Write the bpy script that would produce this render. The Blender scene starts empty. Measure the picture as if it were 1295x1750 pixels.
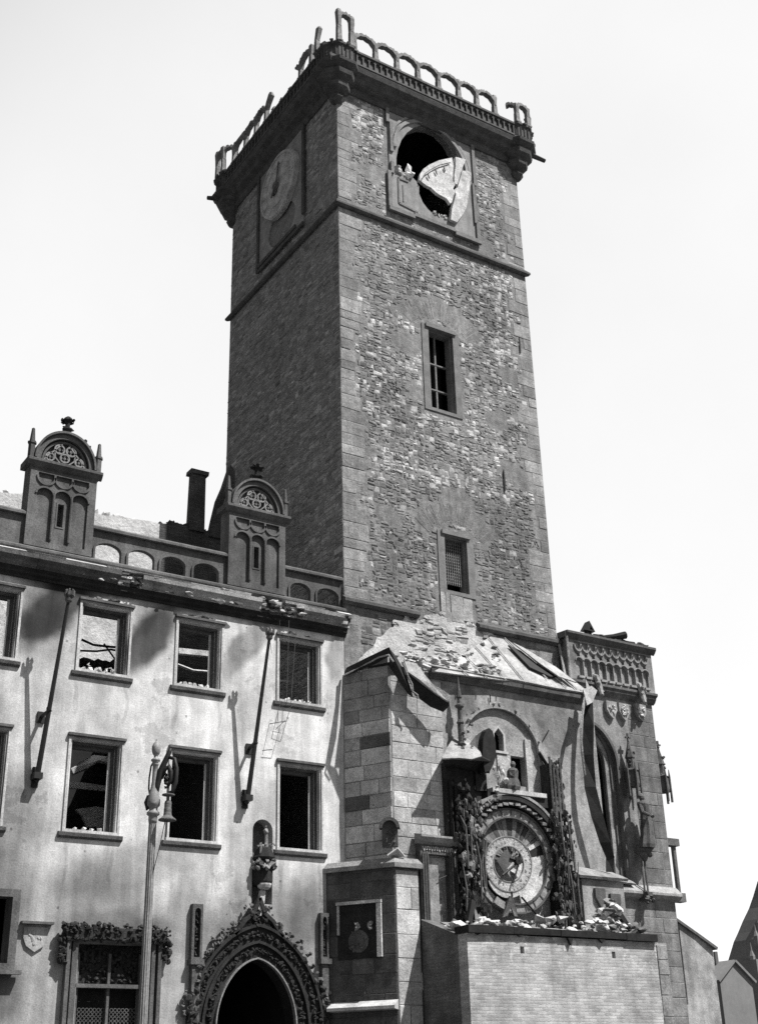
import bpy, bmesh, math, random
from mathutils import Vector, Matrix, noise
from mathutils.geometry import delaunay_2d_cdt

R = math.radians
rng = random.Random(7)
S = bpy.context.scene
C = S.collection

# ------------------------------------------------------------------ camera
cam_d = bpy.data.cameras.new('camera')
cam = bpy.data.objects.new('camera', cam_d)
C.objects.link(cam)
S.camera = cam
YAW, PITCH, ROLL = R(33.2511), R(24.8406), R(-1.5658)
_f = Vector((math.sin(YAW), math.cos(YAW), 0)); _r = Vector((math.cos(YAW), -math.sin(YAW), 0)); _u = Vector((0, 0, 1))
_f2 = _f * math.cos(PITCH) + _u * math.sin(PITCH); _u2 = _u * math.cos(PITCH) - _f * math.sin(PITCH)
_r3 = _r * math.cos(ROLL) + _u2 * math.sin(ROLL); _u3 = _u2 * math.cos(ROLL) - _r * math.sin(ROLL)
CAM = Vector((0, 0, 1.65))
cam.matrix_world = Matrix(((_r3.x, _u3.x, -_f2.x, CAM.x), (_r3.y, _u3.y, -_f2.y, CAM.y), (_r3.z, _u3.z, -_f2.z, CAM.z), (0, 0, 0, 1)))
cam_d.sensor_fit = 'VERTICAL'
cam_d.sensor_height = 35.0
cam_d.lens = 2175.66 / 1750 * 35.0
cam_d.clip_start = 0.1
cam_d.clip_end = 3000

# ------------------------------------------------------------------ world, sun, exposure
SUN_AZ, SUN_EL = R(33), R(57)             # azimuth measured from -Y towards +X
w = bpy.data.worlds.new('World'); S.world = w; w.use_nodes = True
wn, wl = w.node_tree.nodes, w.node_tree.links
wn.clear()
sky = wn.new('ShaderNodeTexSky'); sky.sky_type = 'NISHITA'; sky.sun_disc = False
sky.sun_elevation = SUN_EL; sky.sun_rotation = math.pi - SUN_AZ
sky.dust_density = 2.0
bw = wn.new('ShaderNodeRGBToBW')
tc = wn.new('ShaderNodeTexCoord')
dot = wn.new('ShaderNodeVectorMath'); dot.operation = 'DOT_PRODUCT'
dot.inputs[1].default_value = Vector((0.66, 0.72, 0.22)).normalized()
mr = wn.new('ShaderNodeMapRange'); mr.interpolation_type = 'SMOOTHSTEP'
mr.inputs['From Min'].default_value = 0.45; mr.inputs['From Max'].default_value = 0.86
mr.inputs['To Min'].default_value = 0.0; mr.inputs['To Max'].default_value = 1.0
nz = wn.new('ShaderNodeTexNoise'); nz.inputs['Scale'].default_value = 2.6; nz.inputs['Detail'].default_value = 6
cl = wn.new('ShaderNodeMapRange'); cl.inputs['To Min'].default_value = 7.3; cl.inputs['To Max'].default_value = 9.7
mul = wn.new('ShaderNodeMath'); mul.operation = 'MULTIPLY'
add = wn.new('ShaderNodeMath'); add.operation = 'ADD'
bg = wn.new('ShaderNodeBackground'); bg.inputs['Strength'].default_value = 0.075
wo = wn.new('ShaderNodeOutputWorld')
wl.new(sky.outputs[0], bw.inputs[0])
wl.new(tc.outputs['Generated'], dot.inputs[0]); wl.new(dot.outputs['Value'], mr.inputs['Value'])
wl.new(tc.outputs['Generated'], nz.inputs['Vector']); wl.new(nz.outputs['Fac'], cl.inputs['Value'])
wl.new(mr.outputs[0], mul.inputs[0]); wl.new(cl.outputs[0], mul.inputs[1])      # brighter sky lobe added behind the buildings, so the view shows white
dim = wn.new('ShaderNodeMath'); dim.operation = 'MULTIPLY'; dim.inputs[1].default_value = 0.8     # rest of the sky held dim, so shaded faces stay dark
wl.new(bw.outputs[0], dim.inputs[0]); wl.new(dim.outputs[0], add.inputs[0]); wl.new(mul.outputs[0], add.inputs[1])
wl.new(add.outputs[0], bg.inputs['Color']); wl.new(bg.outputs[0], wo.inputs['Surface'])

sun_d = bpy.data.lights.new('sun', 'SUN'); sun_d.energy = 5.0; sun_d.angle = R(0.5); sun_d.color = (1, 0.99, 0.975)
sun = bpy.data.objects.new('sun', sun_d); C.objects.link(sun)
L = Vector((-math.sin(SUN_AZ) * math.cos(SUN_EL), math.cos(SUN_AZ) * math.cos(SUN_EL), -math.sin(SUN_EL)))
sun.rotation_euler = L.to_track_quat('-Z', 'Y').to_euler()
S.view_settings.view_transform = 'Standard'; S.view_settings.look = 'None'
S.view_settings.exposure = 0.35; S.view_settings.gamma = 1.0
S.cycles.use_denoising = False
S.cycles.max_bounces = 6

# ------------------------------------------------------------------ surveying helper: photo pixel -> point on a wall plane y = Y
def ray(px, py):
    return _r3 * ((px - 647.5) / 2175.66) - _u3 * ((py - 875) / 2175.66) + _f2
def at(px, py, Y):
    d = ray(px, py); t = Y / d.y
    return CAM.x + d.x * t, CAM.z + d.z * t
def at3(px, py, Y):
    x, z = at(px, py, Y)
    return Vector((x, Y, z))

# ------------------------------------------------------------------ materials
def new_mat(name):
    m = bpy.data.materials.new(name); m.use_nodes = True
    nt = m.node_tree; b = nt.nodes['Principled BSDF']
    return m, nt, b
def pos(nt):
    return nt.nodes.new('ShaderNodeNewGeometry').outputs['Position']
def math_n(nt, op, a, b=None, clamp=False):
    n = nt.nodes.new('ShaderNodeMath'); n.operation = op; n.use_clamp = clamp
    for k, v in enumerate((a, b)):
        if v is None: continue
        if isinstance(v, (int, float)): n.inputs[k].default_value = v
        else: nt.links.new(v, n.inputs[k])
    return n.outputs[0]
def noise_n(nt, vec, scale, detail=4, rough=0.6, stretch=None):
    if stretch:
        mp = nt.nodes.new('ShaderNodeMapping'); mp.inputs['Scale'].default_value = stretch
        nt.links.new(vec, mp.inputs['Vector']); vec = mp.outputs[0]
    n = nt.nodes.new('ShaderNodeTexNoise'); n.inputs['Scale'].default_value = scale
    n.inputs['Detail'].default_value = detail; n.inputs['Roughness'].default_value = rough
    nt.links.new(vec, n.inputs['Vector'])
    return n.outputs['Fac']
def maprange(nt, v, a, b, c, d, smooth=False):
    n = nt.nodes.new('ShaderNodeMapRange')
    if smooth: n.interpolation_type = 'SMOOTHSTEP'
    for k, x in zip(('From Min', 'From Max', 'To Min', 'To Max'), (a, b, c, d)): n.inputs[k].default_value = x
    nt.links.new(v, n.inputs['Value'])
    return n.outputs[0]
def grey(nt, v, b):
    cc = nt.nodes.new('ShaderNodeCombineColor')
    for k in range(3): nt.links.new(v, cc.inputs[k])
    nt.links.new(cc.outputs[0], b.inputs['Base Color'])
def bump(nt, b, h, strength, dist=0.02):
    n = nt.nodes.new('ShaderNodeBump'); n.inputs['Strength'].default_value = strength; n.inputs['Distance'].default_value = dist
    nt.links.new(h, n.inputs['Height']); nt.links.new(n.outputs[0], b.inputs['Normal'])

def surface(name, base, var=0.5, scale=3.0, fine=40.0, bmp=0.6, dist=0.02, rough=0.9, tone=False, streak=0.0, metal=0.0, patches=None, dirt=0.0, grit=0.16, blem=0.0):
    """mottled mineral / metal surface; tone=True multiplies by the per-stone 'tone' face attribute"""
    m, nt, b = new_mat(name)
    P = pos(nt)
    n1 = noise_n(nt, P, scale, 6, 0.65)
    n2 = noise_n(nt, P, fine, 3, 0.7)
    v = maprange(nt, n1, 0.28, 0.72, 1 - var, 1 + var)
    v2 = maprange(nt, n2, 0.3, 0.7, 1 - var * 0.6, 1 + var * 0.6)
    c = math_n(nt, 'MULTIPLY', math_n(nt, 'MULTIPLY', v, v2), base)
    if grit:                                               # pixel-sized mineral grit
        n5 = noise_n(nt, P, 30, 1, 0.5)
        c = math_n(nt, 'MULTIPLY', c, maprange(nt, n5, 0.3, 0.7, 1 - grit, 1 + grit))
    if blem:                                               # sharp-edged plaster loss and pockmarks
        n6 = noise_n(nt, P, 0.85, 9, 0.72); n7 = noise_n(nt, P, 0.28, 3, 0.5)
        k6 = math_n(nt, 'MULTIPLY', maprange(nt, n6, 0.565, 0.60, 0, 1), maprange(nt, n7, 0.42, 0.56, 0.15, 1.0))
        c = math_n(nt, 'MULTIPLY', c, maprange(nt, k6, 0, 1, 1, 1 - blem))
        vo = nt.nodes.new('ShaderNodeTexVoronoi'); vo.inputs['Scale'].default_value = 1.7; nt.links.new(P, vo.inputs['Vector'])
        k7 = maprange(nt, vo.outputs['Distance'], 0.05, 0.075, 1 - blem * 1.5, 1)
        c = math_n(nt, 'MULTIPLY', c, k7)
    if streak:
        n3 = noise_n(nt, P, 1.6, 5, 0.6, (2.2, 2.2, 0.22))
        c = math_n(nt, 'MULTIPLY', c, maprange(nt, n3, 0.35, 0.68, 1.12, 1 - streak))
    if dirt:
        n4 = noise_n(nt, P, 0.45, 5, 0.62)
        c = math_n(nt, 'MULTIPLY', c, maprange(nt, n4, 0.38, 0.66, 1.08, 1 - dirt))
    if tone:
        a = nt.nodes.new('ShaderNodeAttribute'); a.attribute_name = 'tone'
        c = math_n(nt, 'MULTIPLY', c, a.outputs['Fac'])
    if patches:                                            # soot stains and broad darker areas: each an oriented soft ellipse (x, z, half-length, half-width, angle, density)
        nd = nt.nodes.new('ShaderNodeTexNoise'); nd.inputs['Scale'].default_value = 0.9; nd.inputs['Detail'].default_value = 4
        nt.links.new(P, nd.inputs['Vector'])
        sc = nt.nodes.new('ShaderNodeVectorMath'); sc.operation = 'MULTIPLY_ADD'
        sc.inputs[1].default_value = (0.6, 0.6, 0.6); nt.links.new(nd.outputs['Color'], sc.inputs[0])
        sub = nt.nodes.new('ShaderNodeVectorMath'); sub.operation = 'SUBTRACT'; sub.inputs[1].default_value = (0.3, 0.3, 0.3)
        nt.links.new(P, sub.inputs[0]); nt.links.new(sub.outputs[0], sc.inputs[2])
        for (x, z, hl, hw, ang, den) in patches:
            mp = nt.nodes.new('ShaderNodeMapping'); mp.vector_type = 'TEXTURE'
            mp.inputs['Location'].default_value = (x, 32, z); mp.inputs['Rotation'].default_value = (0, R(-ang), 0)
            mp.inputs['Scale'].default_value = (hl, 1e3, hw)
            nt.links.new(sc.outputs[0], mp.inputs['Vector'])
            ln = nt.nodes.new('ShaderNodeVectorMath'); ln.operation = 'LENGTH'; nt.links.new(mp.outputs[0], ln.inputs[0])
            k = maprange(nt, ln.outputs['Value'], 0.55, 1.1, 1 - den, 1.0, True)
            c = math_n(nt, 'MULTIPLY', c, k)
    grey(nt, c, b)
    b.inputs['Roughness'].default_value = rough; b.inputs['Metallic'].default_value = metal
    b.inputs['Specular IOR Level'].default_value = 0.25
    h = math_n(nt, 'ADD', math_n(nt, 'MULTIPLY', n1, 0.6), math_n(nt, 'MULTIPLY', n2, 0.4))
    bump(nt, b, h, bmp, dist)
    return m

def brick_mat(name, c1, c2, cm, bw_, rh, mortar, plane='XZ', bmp=0.8, wash=0.0):
    m, nt, b = new_mat(name)
    P = pos(nt)
    sp = nt.nodes.new('ShaderNodeSeparateXYZ'); nt.links.new(P, sp.inputs[0])
    cb = nt.nodes.new('ShaderNodeCombineXYZ')
    s = math_n(nt, 'ADD', sp.outputs[0], sp.outputs[1])
    nt.links.new(s, cb.inputs[0]); nt.links.new(sp.outputs[2], cb.inputs[1])
    nd = nt.nodes.new('ShaderNodeTexNoise'); nd.inputs['Scale'].default_value = 7; nt.links.new(P, nd.inputs['Vector'])
    ma = nt.nodes.new('ShaderNodeVectorMath'); ma.operation = 'MULTIPLY_ADD'; ma.inputs[1].default_value = (0.06, 0.05, 0)
    nt.links.new(nd.outputs['Color'], ma.inputs[0]); nt.links.new(cb.outputs[0], ma.inputs[2])
    t = nt.nodes.new('ShaderNodeTexBrick'); nt.links.new(ma.outputs[0], t.inputs['Vector'])
    t.inputs['Scale'].default_value = 1; t.inputs['Brick Width'].default_value = bw_; t.inputs['Row Height'].default_value = rh
    t.inputs['Mortar Size'].default_value = mortar; t.inputs['Mortar Smooth'].default_value = 0.3
    t.inputs['Color1'].default_value = (c1,) * 3 + (1,); t.inputs['Color2'].default_value = (c2,) * 3 + (1,); t.inputs['Mortar'].default_value = (cm,) * 3 + (1,)
    bwn = nt.nodes.new('ShaderNodeRGBToBW'); nt.links.new(t.outputs['Color'], bwn.inputs[0])
    n1 = noise_n(nt, P, 1.3, 6, 0.65); n2 = noise_n(nt, P, 30, 3, 0.7)
    c = math_n(nt, 'MULTIPLY', bwn.outputs[0], maprange(nt, n1, 0.3, 0.7, 0.66, 1.28))
    c = math_n(nt, 'MULTIPLY', c, maprange(nt, n2, 0.3, 0.7, 0.70, 1.30))
    n8 = noise_n(nt, P, 0.5, 7, 0.65); c = math_n(nt, 'MULTIPLY', c, maprange(nt, n8, 0.4, 0.62, 1.08, 0.78))
    n9 = noise_n(nt, P, 1.2, 5, 0.6, (2.5, 2.5, .2)); c = math_n(nt, 'MULTIPLY', c, maprange(nt, n9, 0.4, 0.7, 1.08, 0.80))
    if wash:                                               # lime splashes
        n3 = noise_n(nt, P, 3.2, 5, 0.7)
        sp2 = maprange(nt, sp.outputs[2], 4.5, 5.6, 0.0, 1.0)
        k = math_n(nt, 'MULTIPLY', maprange(nt, n3, 0.56, 0.62, 0, 1), sp2, True)
        mx = nt.nodes.new('ShaderNodeMix'); nt.links.new(k, mx.inputs[0]); nt.links.new(c, mx.inputs[2]); mx.inputs[3].default_value = wash
        c = mx.outputs[0]
    grey(nt, c, b)
    b.inputs['Roughness'].default_value = 0.92; b.inputs['Specular IOR Level'].default_value = 0.2
    h = math_n(nt, 'ADD', math_n(nt, 'MULTIPLY', t.outputs['Fac'], -0.8), math_n(nt, 'MULTIPLY', n2, 0.5))
    bump(nt, b, h, bmp, 0.02)
    return m

M = {}
M['rubble'] = surface('rubble_stone', 0.285, 0.34, 3.0, 14, 1.0, 0.04, tone=True, dirt=0.34, streak=0.22, grit=0.24)
M['mortar'] = surface('lime_mortar', 0.25, 0.40, 4.0, 20, 1.0, 0.05, dirt=0.34, streak=0.22, grit=0.24)
M['rubble_west'] = surface('west_rubble_stone', 0.33, 0.30, 3.0, 22, 0.9, 0.03, tone=True, dirt=0.15)  # same stone as the south face, base lightened to lift its shaded side
M['mortar_west'] = surface('west_mortar', 0.25, 0.35, 5.0, 40, 0.9, 0.03)  # mortar copy for the shaded tower sides
M['tower_trim'] = surface('tower_trim_stone', 0.20, 0.30, 2.5, 30, 0.7, 0.02)
M['panel'] = surface('clock_panel_plaster', 0.27, 0.25, 2.2, 35, 0.4, 0.015, streak=0.2)
M['gallery'] = surface('blackened_sandstone', 0.10, 0.45, 3.0, 30, 0.8, 0.03)
M['gallery_pale'] = surface('weathered_sandstone', 0.23, 0.40, 3.0, 30, 0.8, 0.03)
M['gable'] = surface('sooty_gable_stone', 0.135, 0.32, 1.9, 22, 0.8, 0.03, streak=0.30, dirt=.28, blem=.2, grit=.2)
M['soot'] = surface('charred_stone', 0.03, 0.5, 3.0, 30, 0.8, 0.03)
SOOT_AND_TONE = [(10.35, 14.05, 1.9, 0.75, 52, 0.86), (9.95, 14.0, 1.2, 0.75, 70, 0.5), (11.4, 14.85, 2.2, 0.32, 4, 0.72), (13.15, 13.62, 1.6, 0.60, 58, 0.86), (13.0, 14.2, 0.8, 0.42, 70, 0.4),
        (14.6, 14.85, 1.5, 0.28, 6, 0.5), (16.2, 13.9, 1.35, 0.46, 54, 0.55), (19.3, 14.1, 0.9, 0.4, 85, 0.4), (17.0, 14.8, 1.6, 0.2, 3, 0.4),
        (9.0, 6.0, 2.4, 1.5, 90, 0.5), (9.8, 4.2, 0.9, 0.75, 90, 0.55), (14.2, 2.9, 3.0, 0.5, 0, 0.3), (16.8, 5.4, 1.5, 2.5, 0, 0.35), (12.6, 5.9, 1.9, 0.45, 0, 0.35),  # from here broad darker ellipses over the lower storey and left end
        (8.8, 9.6, 2.6, 0.8, 82, 0.4), (11.0, 5.2, 3.4, 2.4, 20, 0.48), (14.8, 4.9, 2.7, 2.0, 10, 0.45), (18.2, 5.2, 2.7, 0.9, 88, 0.46), (9.2, 8.4, 1.7, 1.4, 70, 0.42), (12.9, 7.3, 2.4, .7, 15, .28), (16.2, 7.6, 1.8, .6, 100, .22), (10.2, 7.3, 1.6, .5, 80, .25), (14.8, 7.2, 1.2, .5, 60, .22), (18.4, 6.6, 1.3, .5, 75, .25), (16.2, 11.6, .7, .35, 90, .2)]
SOOT_AND_TONE += [(x_, z_ - .75, .62, .07, 90, .22) for x_, z_ in ((11.15, 12.4), (12.5, 12.4), (14.05, 12.4), (15.3, 12.4), (17.3, 12.4), (11.2, 8.1), (12.45, 8.1), (15.25, 8.1), (17.4, 8.1), (18.6, 8.1))]
M['plaster'] = surface('sooty_lime_plaster', 0.70, 0.24, 1.7, 22, 0.7, 0.02, streak=0.24, dirt=0.36, blem=0.34, grit=0.14, patches=SOOT_AND_TONE)
M['plaster_bare'] = surface('bare_lime_plaster', 0.58, 0.34, 2.4, 14, 1.0, 0.06, dirt=.25, tone=True)
M['frame'] = surface('window_stone', 0.52, 0.20, 2.5, 30, 0.4, 0.01, streak=0.3)
M['frame_dark'] = surface('scorched_window_timber', 0.11, 0.4, 3.0, 40, 0.5, 0.01)
M['cornice'] = surface('broken_cornice_stone', 0.22, 0.55, 1.6, 22, 0.9, 0.04, tone=True)
M['iron'] = surface('black_iron', 0.022, 0.3, 5, 50, 0.3, 0.01, rough=0.55)
M['lamp'] = surface('grey_lamp_paint', 0.30, 0.25, 4, 60, 0.2, 0.005, rough=0.5, streak=0.3)
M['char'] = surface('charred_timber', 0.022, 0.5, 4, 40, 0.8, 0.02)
M['dial'] = surface('broken_dial_plaster', 0.58, 0.42, 2.6, 14, 0.9, 0.05, dirt=0.3, grit=.2)
M['dial_dark'] = surface('sooty_dial', 0.30, 0.40, 3.5, 25, 0.6, 0.03)
M['dial_west'] = surface('smoked_enamel_dial', 0.52, 0.42, 2.5, 18, 0.8, 0.03)
M['ashlar'] = surface('ashlar_stone', 0.58, 0.34, 2.4, 16, 0.9, 0.04, tone=True, dirt=0.38, grit=.2, blem=.25)
M['ashlar_joint'] = surface('ashlar_joint', 0.28, 0.3, 4, 20, 0.5, 0.02)
M['annex'] = surface('smoked_render', 0.36, 0.36, 2.2, 16, 0.8, 0.035, dirt=0.40, streak=.2, blem=.3, grit=.2, patches=[(23.0, 12.9, 0.7, 0.6, 60, 0.5), (26.6, 12.6, 1.2, 0.9, 70, 0.45)])
M['house'] = surface('house_ashlar', 0.28, 0.34, 2.2, 16, 0.8, 0.035, tone=True, dirt=0.36, streak=.3, blem=.25, grit=.2)
M['house_pale'] = surface('pale_house_stone', 0.31, 0.4, 2.6, 16, 0.9, 0.035, dirt=.3, grit=.2)
M['lead'] = surface('weathered_sheet_metal', 0.40, 0.36, 2.2, 14, 0.9, 0.05, rough=0.6, streak=0.3, dirt=.3, blem=.3, grit=.2)
M['lead_dark'] = surface('burnt_and_shaded_metal', 0.022, 0.5, 3.0, 25, 0.6, 0.02, rough=0.6)  # burnt strips, and sheet undersides with their shade in the colour
M['rubble_piece'] = surface('broken_masonry', 0.55, 0.3, 4, 30, 0.8, 0.02, tone=True)
M['dark_room'] = surface('burnt_unlit_wall', 0.02, 0.4, 2, 20, 0.5, 0.02)  # near-black: burnt rooms, and backings standing in for unlit depth
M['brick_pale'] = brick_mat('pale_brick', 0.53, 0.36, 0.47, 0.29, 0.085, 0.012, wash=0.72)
M['brick_shaded'] = brick_mat('tower_shadow_brick', 0.12, 0.08, 0.09, 0.29, 0.085, 0.012)  # dark tone carries the tower's shadow on the rear wall
M['brick_side'] = brick_mat('shaded_side_brick', 0.20, 0.15, 0.17, 0.29, 0.085, 0.012)  # darker copy of the pale brick, shade of the return painted in
M['ruin_plaster'] = surface('ruined_plaster', 0.58, 0.30, 2.2, 12, 1.0, 0.06, dirt=0.2, grit=.2)
M['cobbles'] = surface('square_cobbles', 0.07, 0.4, 2.5, 12, 0.8, 0.04)
M['far_house'] = surface('distant_hazed_render', 0.22, 0.15, 0.3, 2.0, 0.2, 0.05)  # grey includes the haze of distance
M['far_dark'] = surface('distant_hazed_stone', 0.21, 0.15, 0.3, 2.0, 0.2, 0.05)  # stone greyed, distance haze put into the colour
M['far_roof'] = surface('distant_roof', 0.16, 0.15, 0.3, 2.0, 0.2, 0.05)

# ------------------------------------------------------------------ mesh builder
ORI = {}
class MB:
    def __init__(s): s.v, s.f, s.t, s.M, s.tone = [], [], [], Matrix.Identity(4), 1.0
    def frame(s, p0, dx):
        dx = Vector((dx[0], dx[1], 0)).normalized(); n = Vector((-dx.y, dx.x, 0))
        s.M = Matrix(((dx.x, n.x, 0, p0[0]), (dx.y, n.y, 0, p0[1]), (0, 0, 1, p0[2] if len(p0) > 2 else 0), (0, 0, 0, 1)))
        return s
    def flat(s): s.M = Matrix.Identity(4); return s
    def raw(s, vs, fs, tone=None):
        o = len(s.v); s.v += [s.M @ Vector(p) for p in vs]
        s.f += [tuple(i + o for i in f) for f in fs]; s.t += [s.tone if tone is None else tone] * len(fs)
    def hexa(s, p, tone=None):      # 8 points: bottom ring 4, top ring 4
        s.raw(p, [(3, 2, 1, 0), (4, 5, 6, 7), (0, 1, 5, 4), (1, 2, 6, 5), (2, 3, 7, 6), (3, 0, 4, 7)], tone)
    def box(s, x0, x1, y0, y1, z0, z1, tone=None, jit=0.0):
        p = [(x0, y0, z0), (x1, y0, z0), (x1, y1, z0), (x0, y1, z0), (x0, y0, z1), (x1, y0, z1), (x1, y1, z1), (x0, y1, z1)]
        if jit: p = [tuple(c + rng.uniform(-jit, jit) for c in q) for q in p]
        s.hexa(p, tone)
    def stone(s, x0, x1, z0, z1, y, d, tone, jit=0.01, ch=0.015):
        j = lambda: rng.uniform(-jit, jit)
        b = [(x0 + j(), y, z0 + j()), (x1 + j(), y, z0 + j()), (x1 + j(), y, z1 + j()), (x0 + j(), y, z1 + j())]
        c = min(ch, (x1 - x0) * .3, (z1 - z0) * .3)
        sg = ((1, 1), (-1, 1), (-1, -1), (1, -1))
        fr = [(q[0] + c * g[0], y - d - rng.uniform(-.3, .3) * d, q[2] + c * g[1]) for q, g in zip(b, sg)]
        s.raw(b + fr, [(4, 5, 6, 7), (0, 1, 5, 4), (1, 2, 6, 5), (2, 3, 7, 6), (3, 0, 4, 7)], tone)
    def prism(s, poly, y0, y1, tone=None):   # polygon (x, z) without holes, between y0 and y1
        s.plate(poly, [], y0, y1, tone)
    def plate(s, outline, holes, y0, y1, tone=None):
        loops = [outline] + list(holes)
        vs, es = [], []
        for lp in loops:
            o = len(vs); n = len(lp); vs += [Vector(p) for p in lp]; es += [(o + i, o + (i + 1) % n) for i in range(n)]
        ov, oe, of, *_ = delaunay_2d_cdt(vs, es, [], 0, 1e-5)
        def inside(p, lp):
            c = False; n = len(lp)
            for i in range(n):
                a, b = lp[i], lp[(i + 1) % n]
                if (a[1] > p[1]) != (b[1] > p[1]) and p[0] < (b[0] - a[0]) * (p[1] - a[1]) / (b[1] - a[1]) + a[0]: c = not c
            return c
        tri = []
        for f in of:
            cen = (sum(ov[i][0] for i in f) / len(f), sum(ov[i][1] for i in f) / len(f))
            if sum(inside(cen, lp) for lp in loops) % 2 == 1 and inside(cen, outline): tri.append(tuple(f))
        n = len(ov)
        V = [(p[0], y0, p[1]) for p in ov] + [(p[0], y1, p[1]) for p in ov]
        F = list(tri) + [tuple(i + n for i in reversed(f)) for f in tri]
        cnt = {}
        for f in tri:
            for a, b in zip(f, f[1:] + f[:1]):
                cnt[(a, b)] = cnt.get((a, b), 0) + 1
        for (a, b) in list(cnt):
            if (b, a) not in cnt: F.append((b, a, a + n, b + n))
        s.raw(V, F, tone)
    def sweep(s, prof, x0, x1, tone=None):   # closed profile (y, z) swept along x
        n = len(prof); V = [(x0, p[0], p[1]) for p in prof] + [(x1, p[0], p[1]) for p in prof]
        F = [(i, (i + 1) % n, (i + 1) % n + n, i + n) for i in range(n)] + [tuple(range(n))[::-1], tuple(range(n, 2 * n))]
        s.raw(V, F, tone)
    def tube(s, pts, rad, seg=8, tone=None, caps=True):
        pts = [Vector(p) for p in pts]; n = len(pts)
        rad = [rad] * n if isinstance(rad, (int, float)) else rad
        V, F = [], []; up = None
        for i, p in enumerate(pts):
            t = (pts[min(i + 1, n - 1)] - pts[max(i - 1, 0)]).normalized()
            if up is None:
                a = Vector((0, 0, 1)) if abs(t.z) < .9 else Vector((1, 0, 0)); up = t.cross(a).normalized()
            else:
                up = (up - t * up.dot(t)); up = up.normalized() if up.length > 1e-6 else t.orthogonal().normalized()
            v = t.cross(up)
            V += [p + (up * math.cos(k * 2 * math.pi / seg) + v * math.sin(k * 2 * math.pi / seg)) * rad[i] for k in range(seg)]
        for i in range(n - 1):
            for k in range(seg):
                a, b = i * seg + k, i * seg + (k + 1) % seg; F.append((a, b, b + seg, a + seg))
        if caps: F += [tuple(range(seg))[::-1], tuple(range((n - 1) * seg, n * seg))]
        s.raw(V, F, tone)
    def lathe(s, prof, c, seg=12, tone=None, rot=0.0, sy=1.0):  # prof: (r, z)
        V, F = [], []; n = len(prof)
        for r, z in prof:
            V += [(c[0] + r * math.cos(rot + k * 2 * math.pi / seg), c[1] + sy * r * math.sin(rot + k * 2 * math.pi / seg), c[2] + z) for k in range(seg)]
        for i in range(n - 1):
            for k in range(seg):
                a, b = i * seg + k, i * seg + (k + 1) % seg; F.append((a, b, b + seg, a + seg))
        F += [tuple(range(seg))[::-1], tuple(range((n - 1) * seg, n * seg))]
        s.raw(V, F, tone)
    def arc(s, c, r0, r1, a0, a1, y0, y1, n=24, sx=1.0, sz=1.0, tone=None):   # flat ring sector in the xz plane
        full = abs(a1 - a0) >= 359.9
        A = [R(a0 + (a1 - a0) * i / n) for i in range(n + (0 if full else 1))]
        V, F = [], []
        for a in A:
            ca, sa = math.cos(a) * sx, math.sin(a) * sz
            V += [(c[0] + r0 * ca, y0, c[1] + r0 * sa), (c[0] + r1 * ca, y0, c[1] + r1 * sa), (c[0] + r1 * ca, y1, c[1] + r1 * sa), (c[0] + r0 * ca, y1, c[1] + r0 * sa)]
        m = len(A)
        for i in range(m if full else m - 1):
            a, b = i * 4, ((i + 1) % m) * 4
            for k in range(4): F.append((a + k, a + (k + 1) % 4, b + (k + 1) % 4, b + k))
        if not full: F += [(0, 1, 2, 3), tuple((m - 1) * 4 + k for k in (3, 2, 1, 0))]
        s.raw(V, F, tone)
    def strip(s, path, half, y0, y1, tone=None):     # band of half-width following an (x,z) path
        P = [Vector(p) for p in path]; n = len(P); V, F = [], []
        for i in range(n):
            t = (P[min(i + 1, n - 1)] - P[max(i - 1, 0)]).normalized(); q = Vector((-t.y, t.x)) * half
            for (yy, sg) in ((y0, 1), (y0, -1), (y1, -1), (y1, 1)):
                V.append((P[i].x + sg * q.x, yy, P[i].y + sg * q.y))
        for i in range(n - 1):
            for k in range(4): F.append((i * 4 + k, i * 4 + (k + 1) % 4, (i + 1) * 4 + (k + 1) % 4, (i + 1) * 4 + k))
        F += [(0, 1, 2, 3), tuple((n - 1) * 4 + k for k in (3, 2, 1, 0))]
        s.raw(V, F, tone)
    def rock(s, c, r, tone=None, sq=(1, 1, 1), sub=1):
        """angular broken lump: convex hull of random points"""
        bm = bmesh.new()
        for k in range(11):
            d = Vector((rng.gauss(0, 1), rng.gauss(0, 1), rng.gauss(0, 1))).normalized() * rng.uniform(.75, 1.05)
            bm.verts.new((c[0] + d.x * r * sq[0], c[1] + d.y * r * sq[1], c[2] + d.z * r * sq[2]))
        bmesh.ops.convex_hull(bm, input=bm.verts[:])
        bm.verts.ensure_lookup_table(); bm.verts.index_update()
        F = [tuple(x.index for x in f.verts) for f in bm.faces]; V = [tuple(v.co) for v in bm.verts]; bm.free()
        s.raw(V, F, tone)
    def sheet(s, pts, th, tone=None):       # closed 3-D polygon thickened along its own normal
        P = [Vector(p) for p in pts]; n = len(P); nn = Vector((0, 0, 0))
        for i in range(n): nn += P[i].cross(P[(i + 1) % n])
        nn = nn.normalized() * th; V = P + [p + nn for p in P]
        F = [tuple(range(n))[::-1], tuple(range(n, 2 * n))] + [(i, (i + 1) % n, (i + 1) % n + n, i + n) for i in range(n)]
        s.raw(V, F, tone)
    def mesh(s, name, org=Vector((0, 0, 0))):
        me = bpy.data.meshes.new(name)
        me.from_pydata([p - org for p in s.v], [], s.f)
        a = me.attributes.new('tone', 'FLOAT', 'FACE'); a.data.foreach_set('value', s.t[:len(me.polygons)])
        bm = bmesh.new(); bm.from_mesh(me); bmesh.ops.recalc_face_normals(bm, faces=bm.faces); bm.to_mesh(me); bm.free()
        return me
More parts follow.
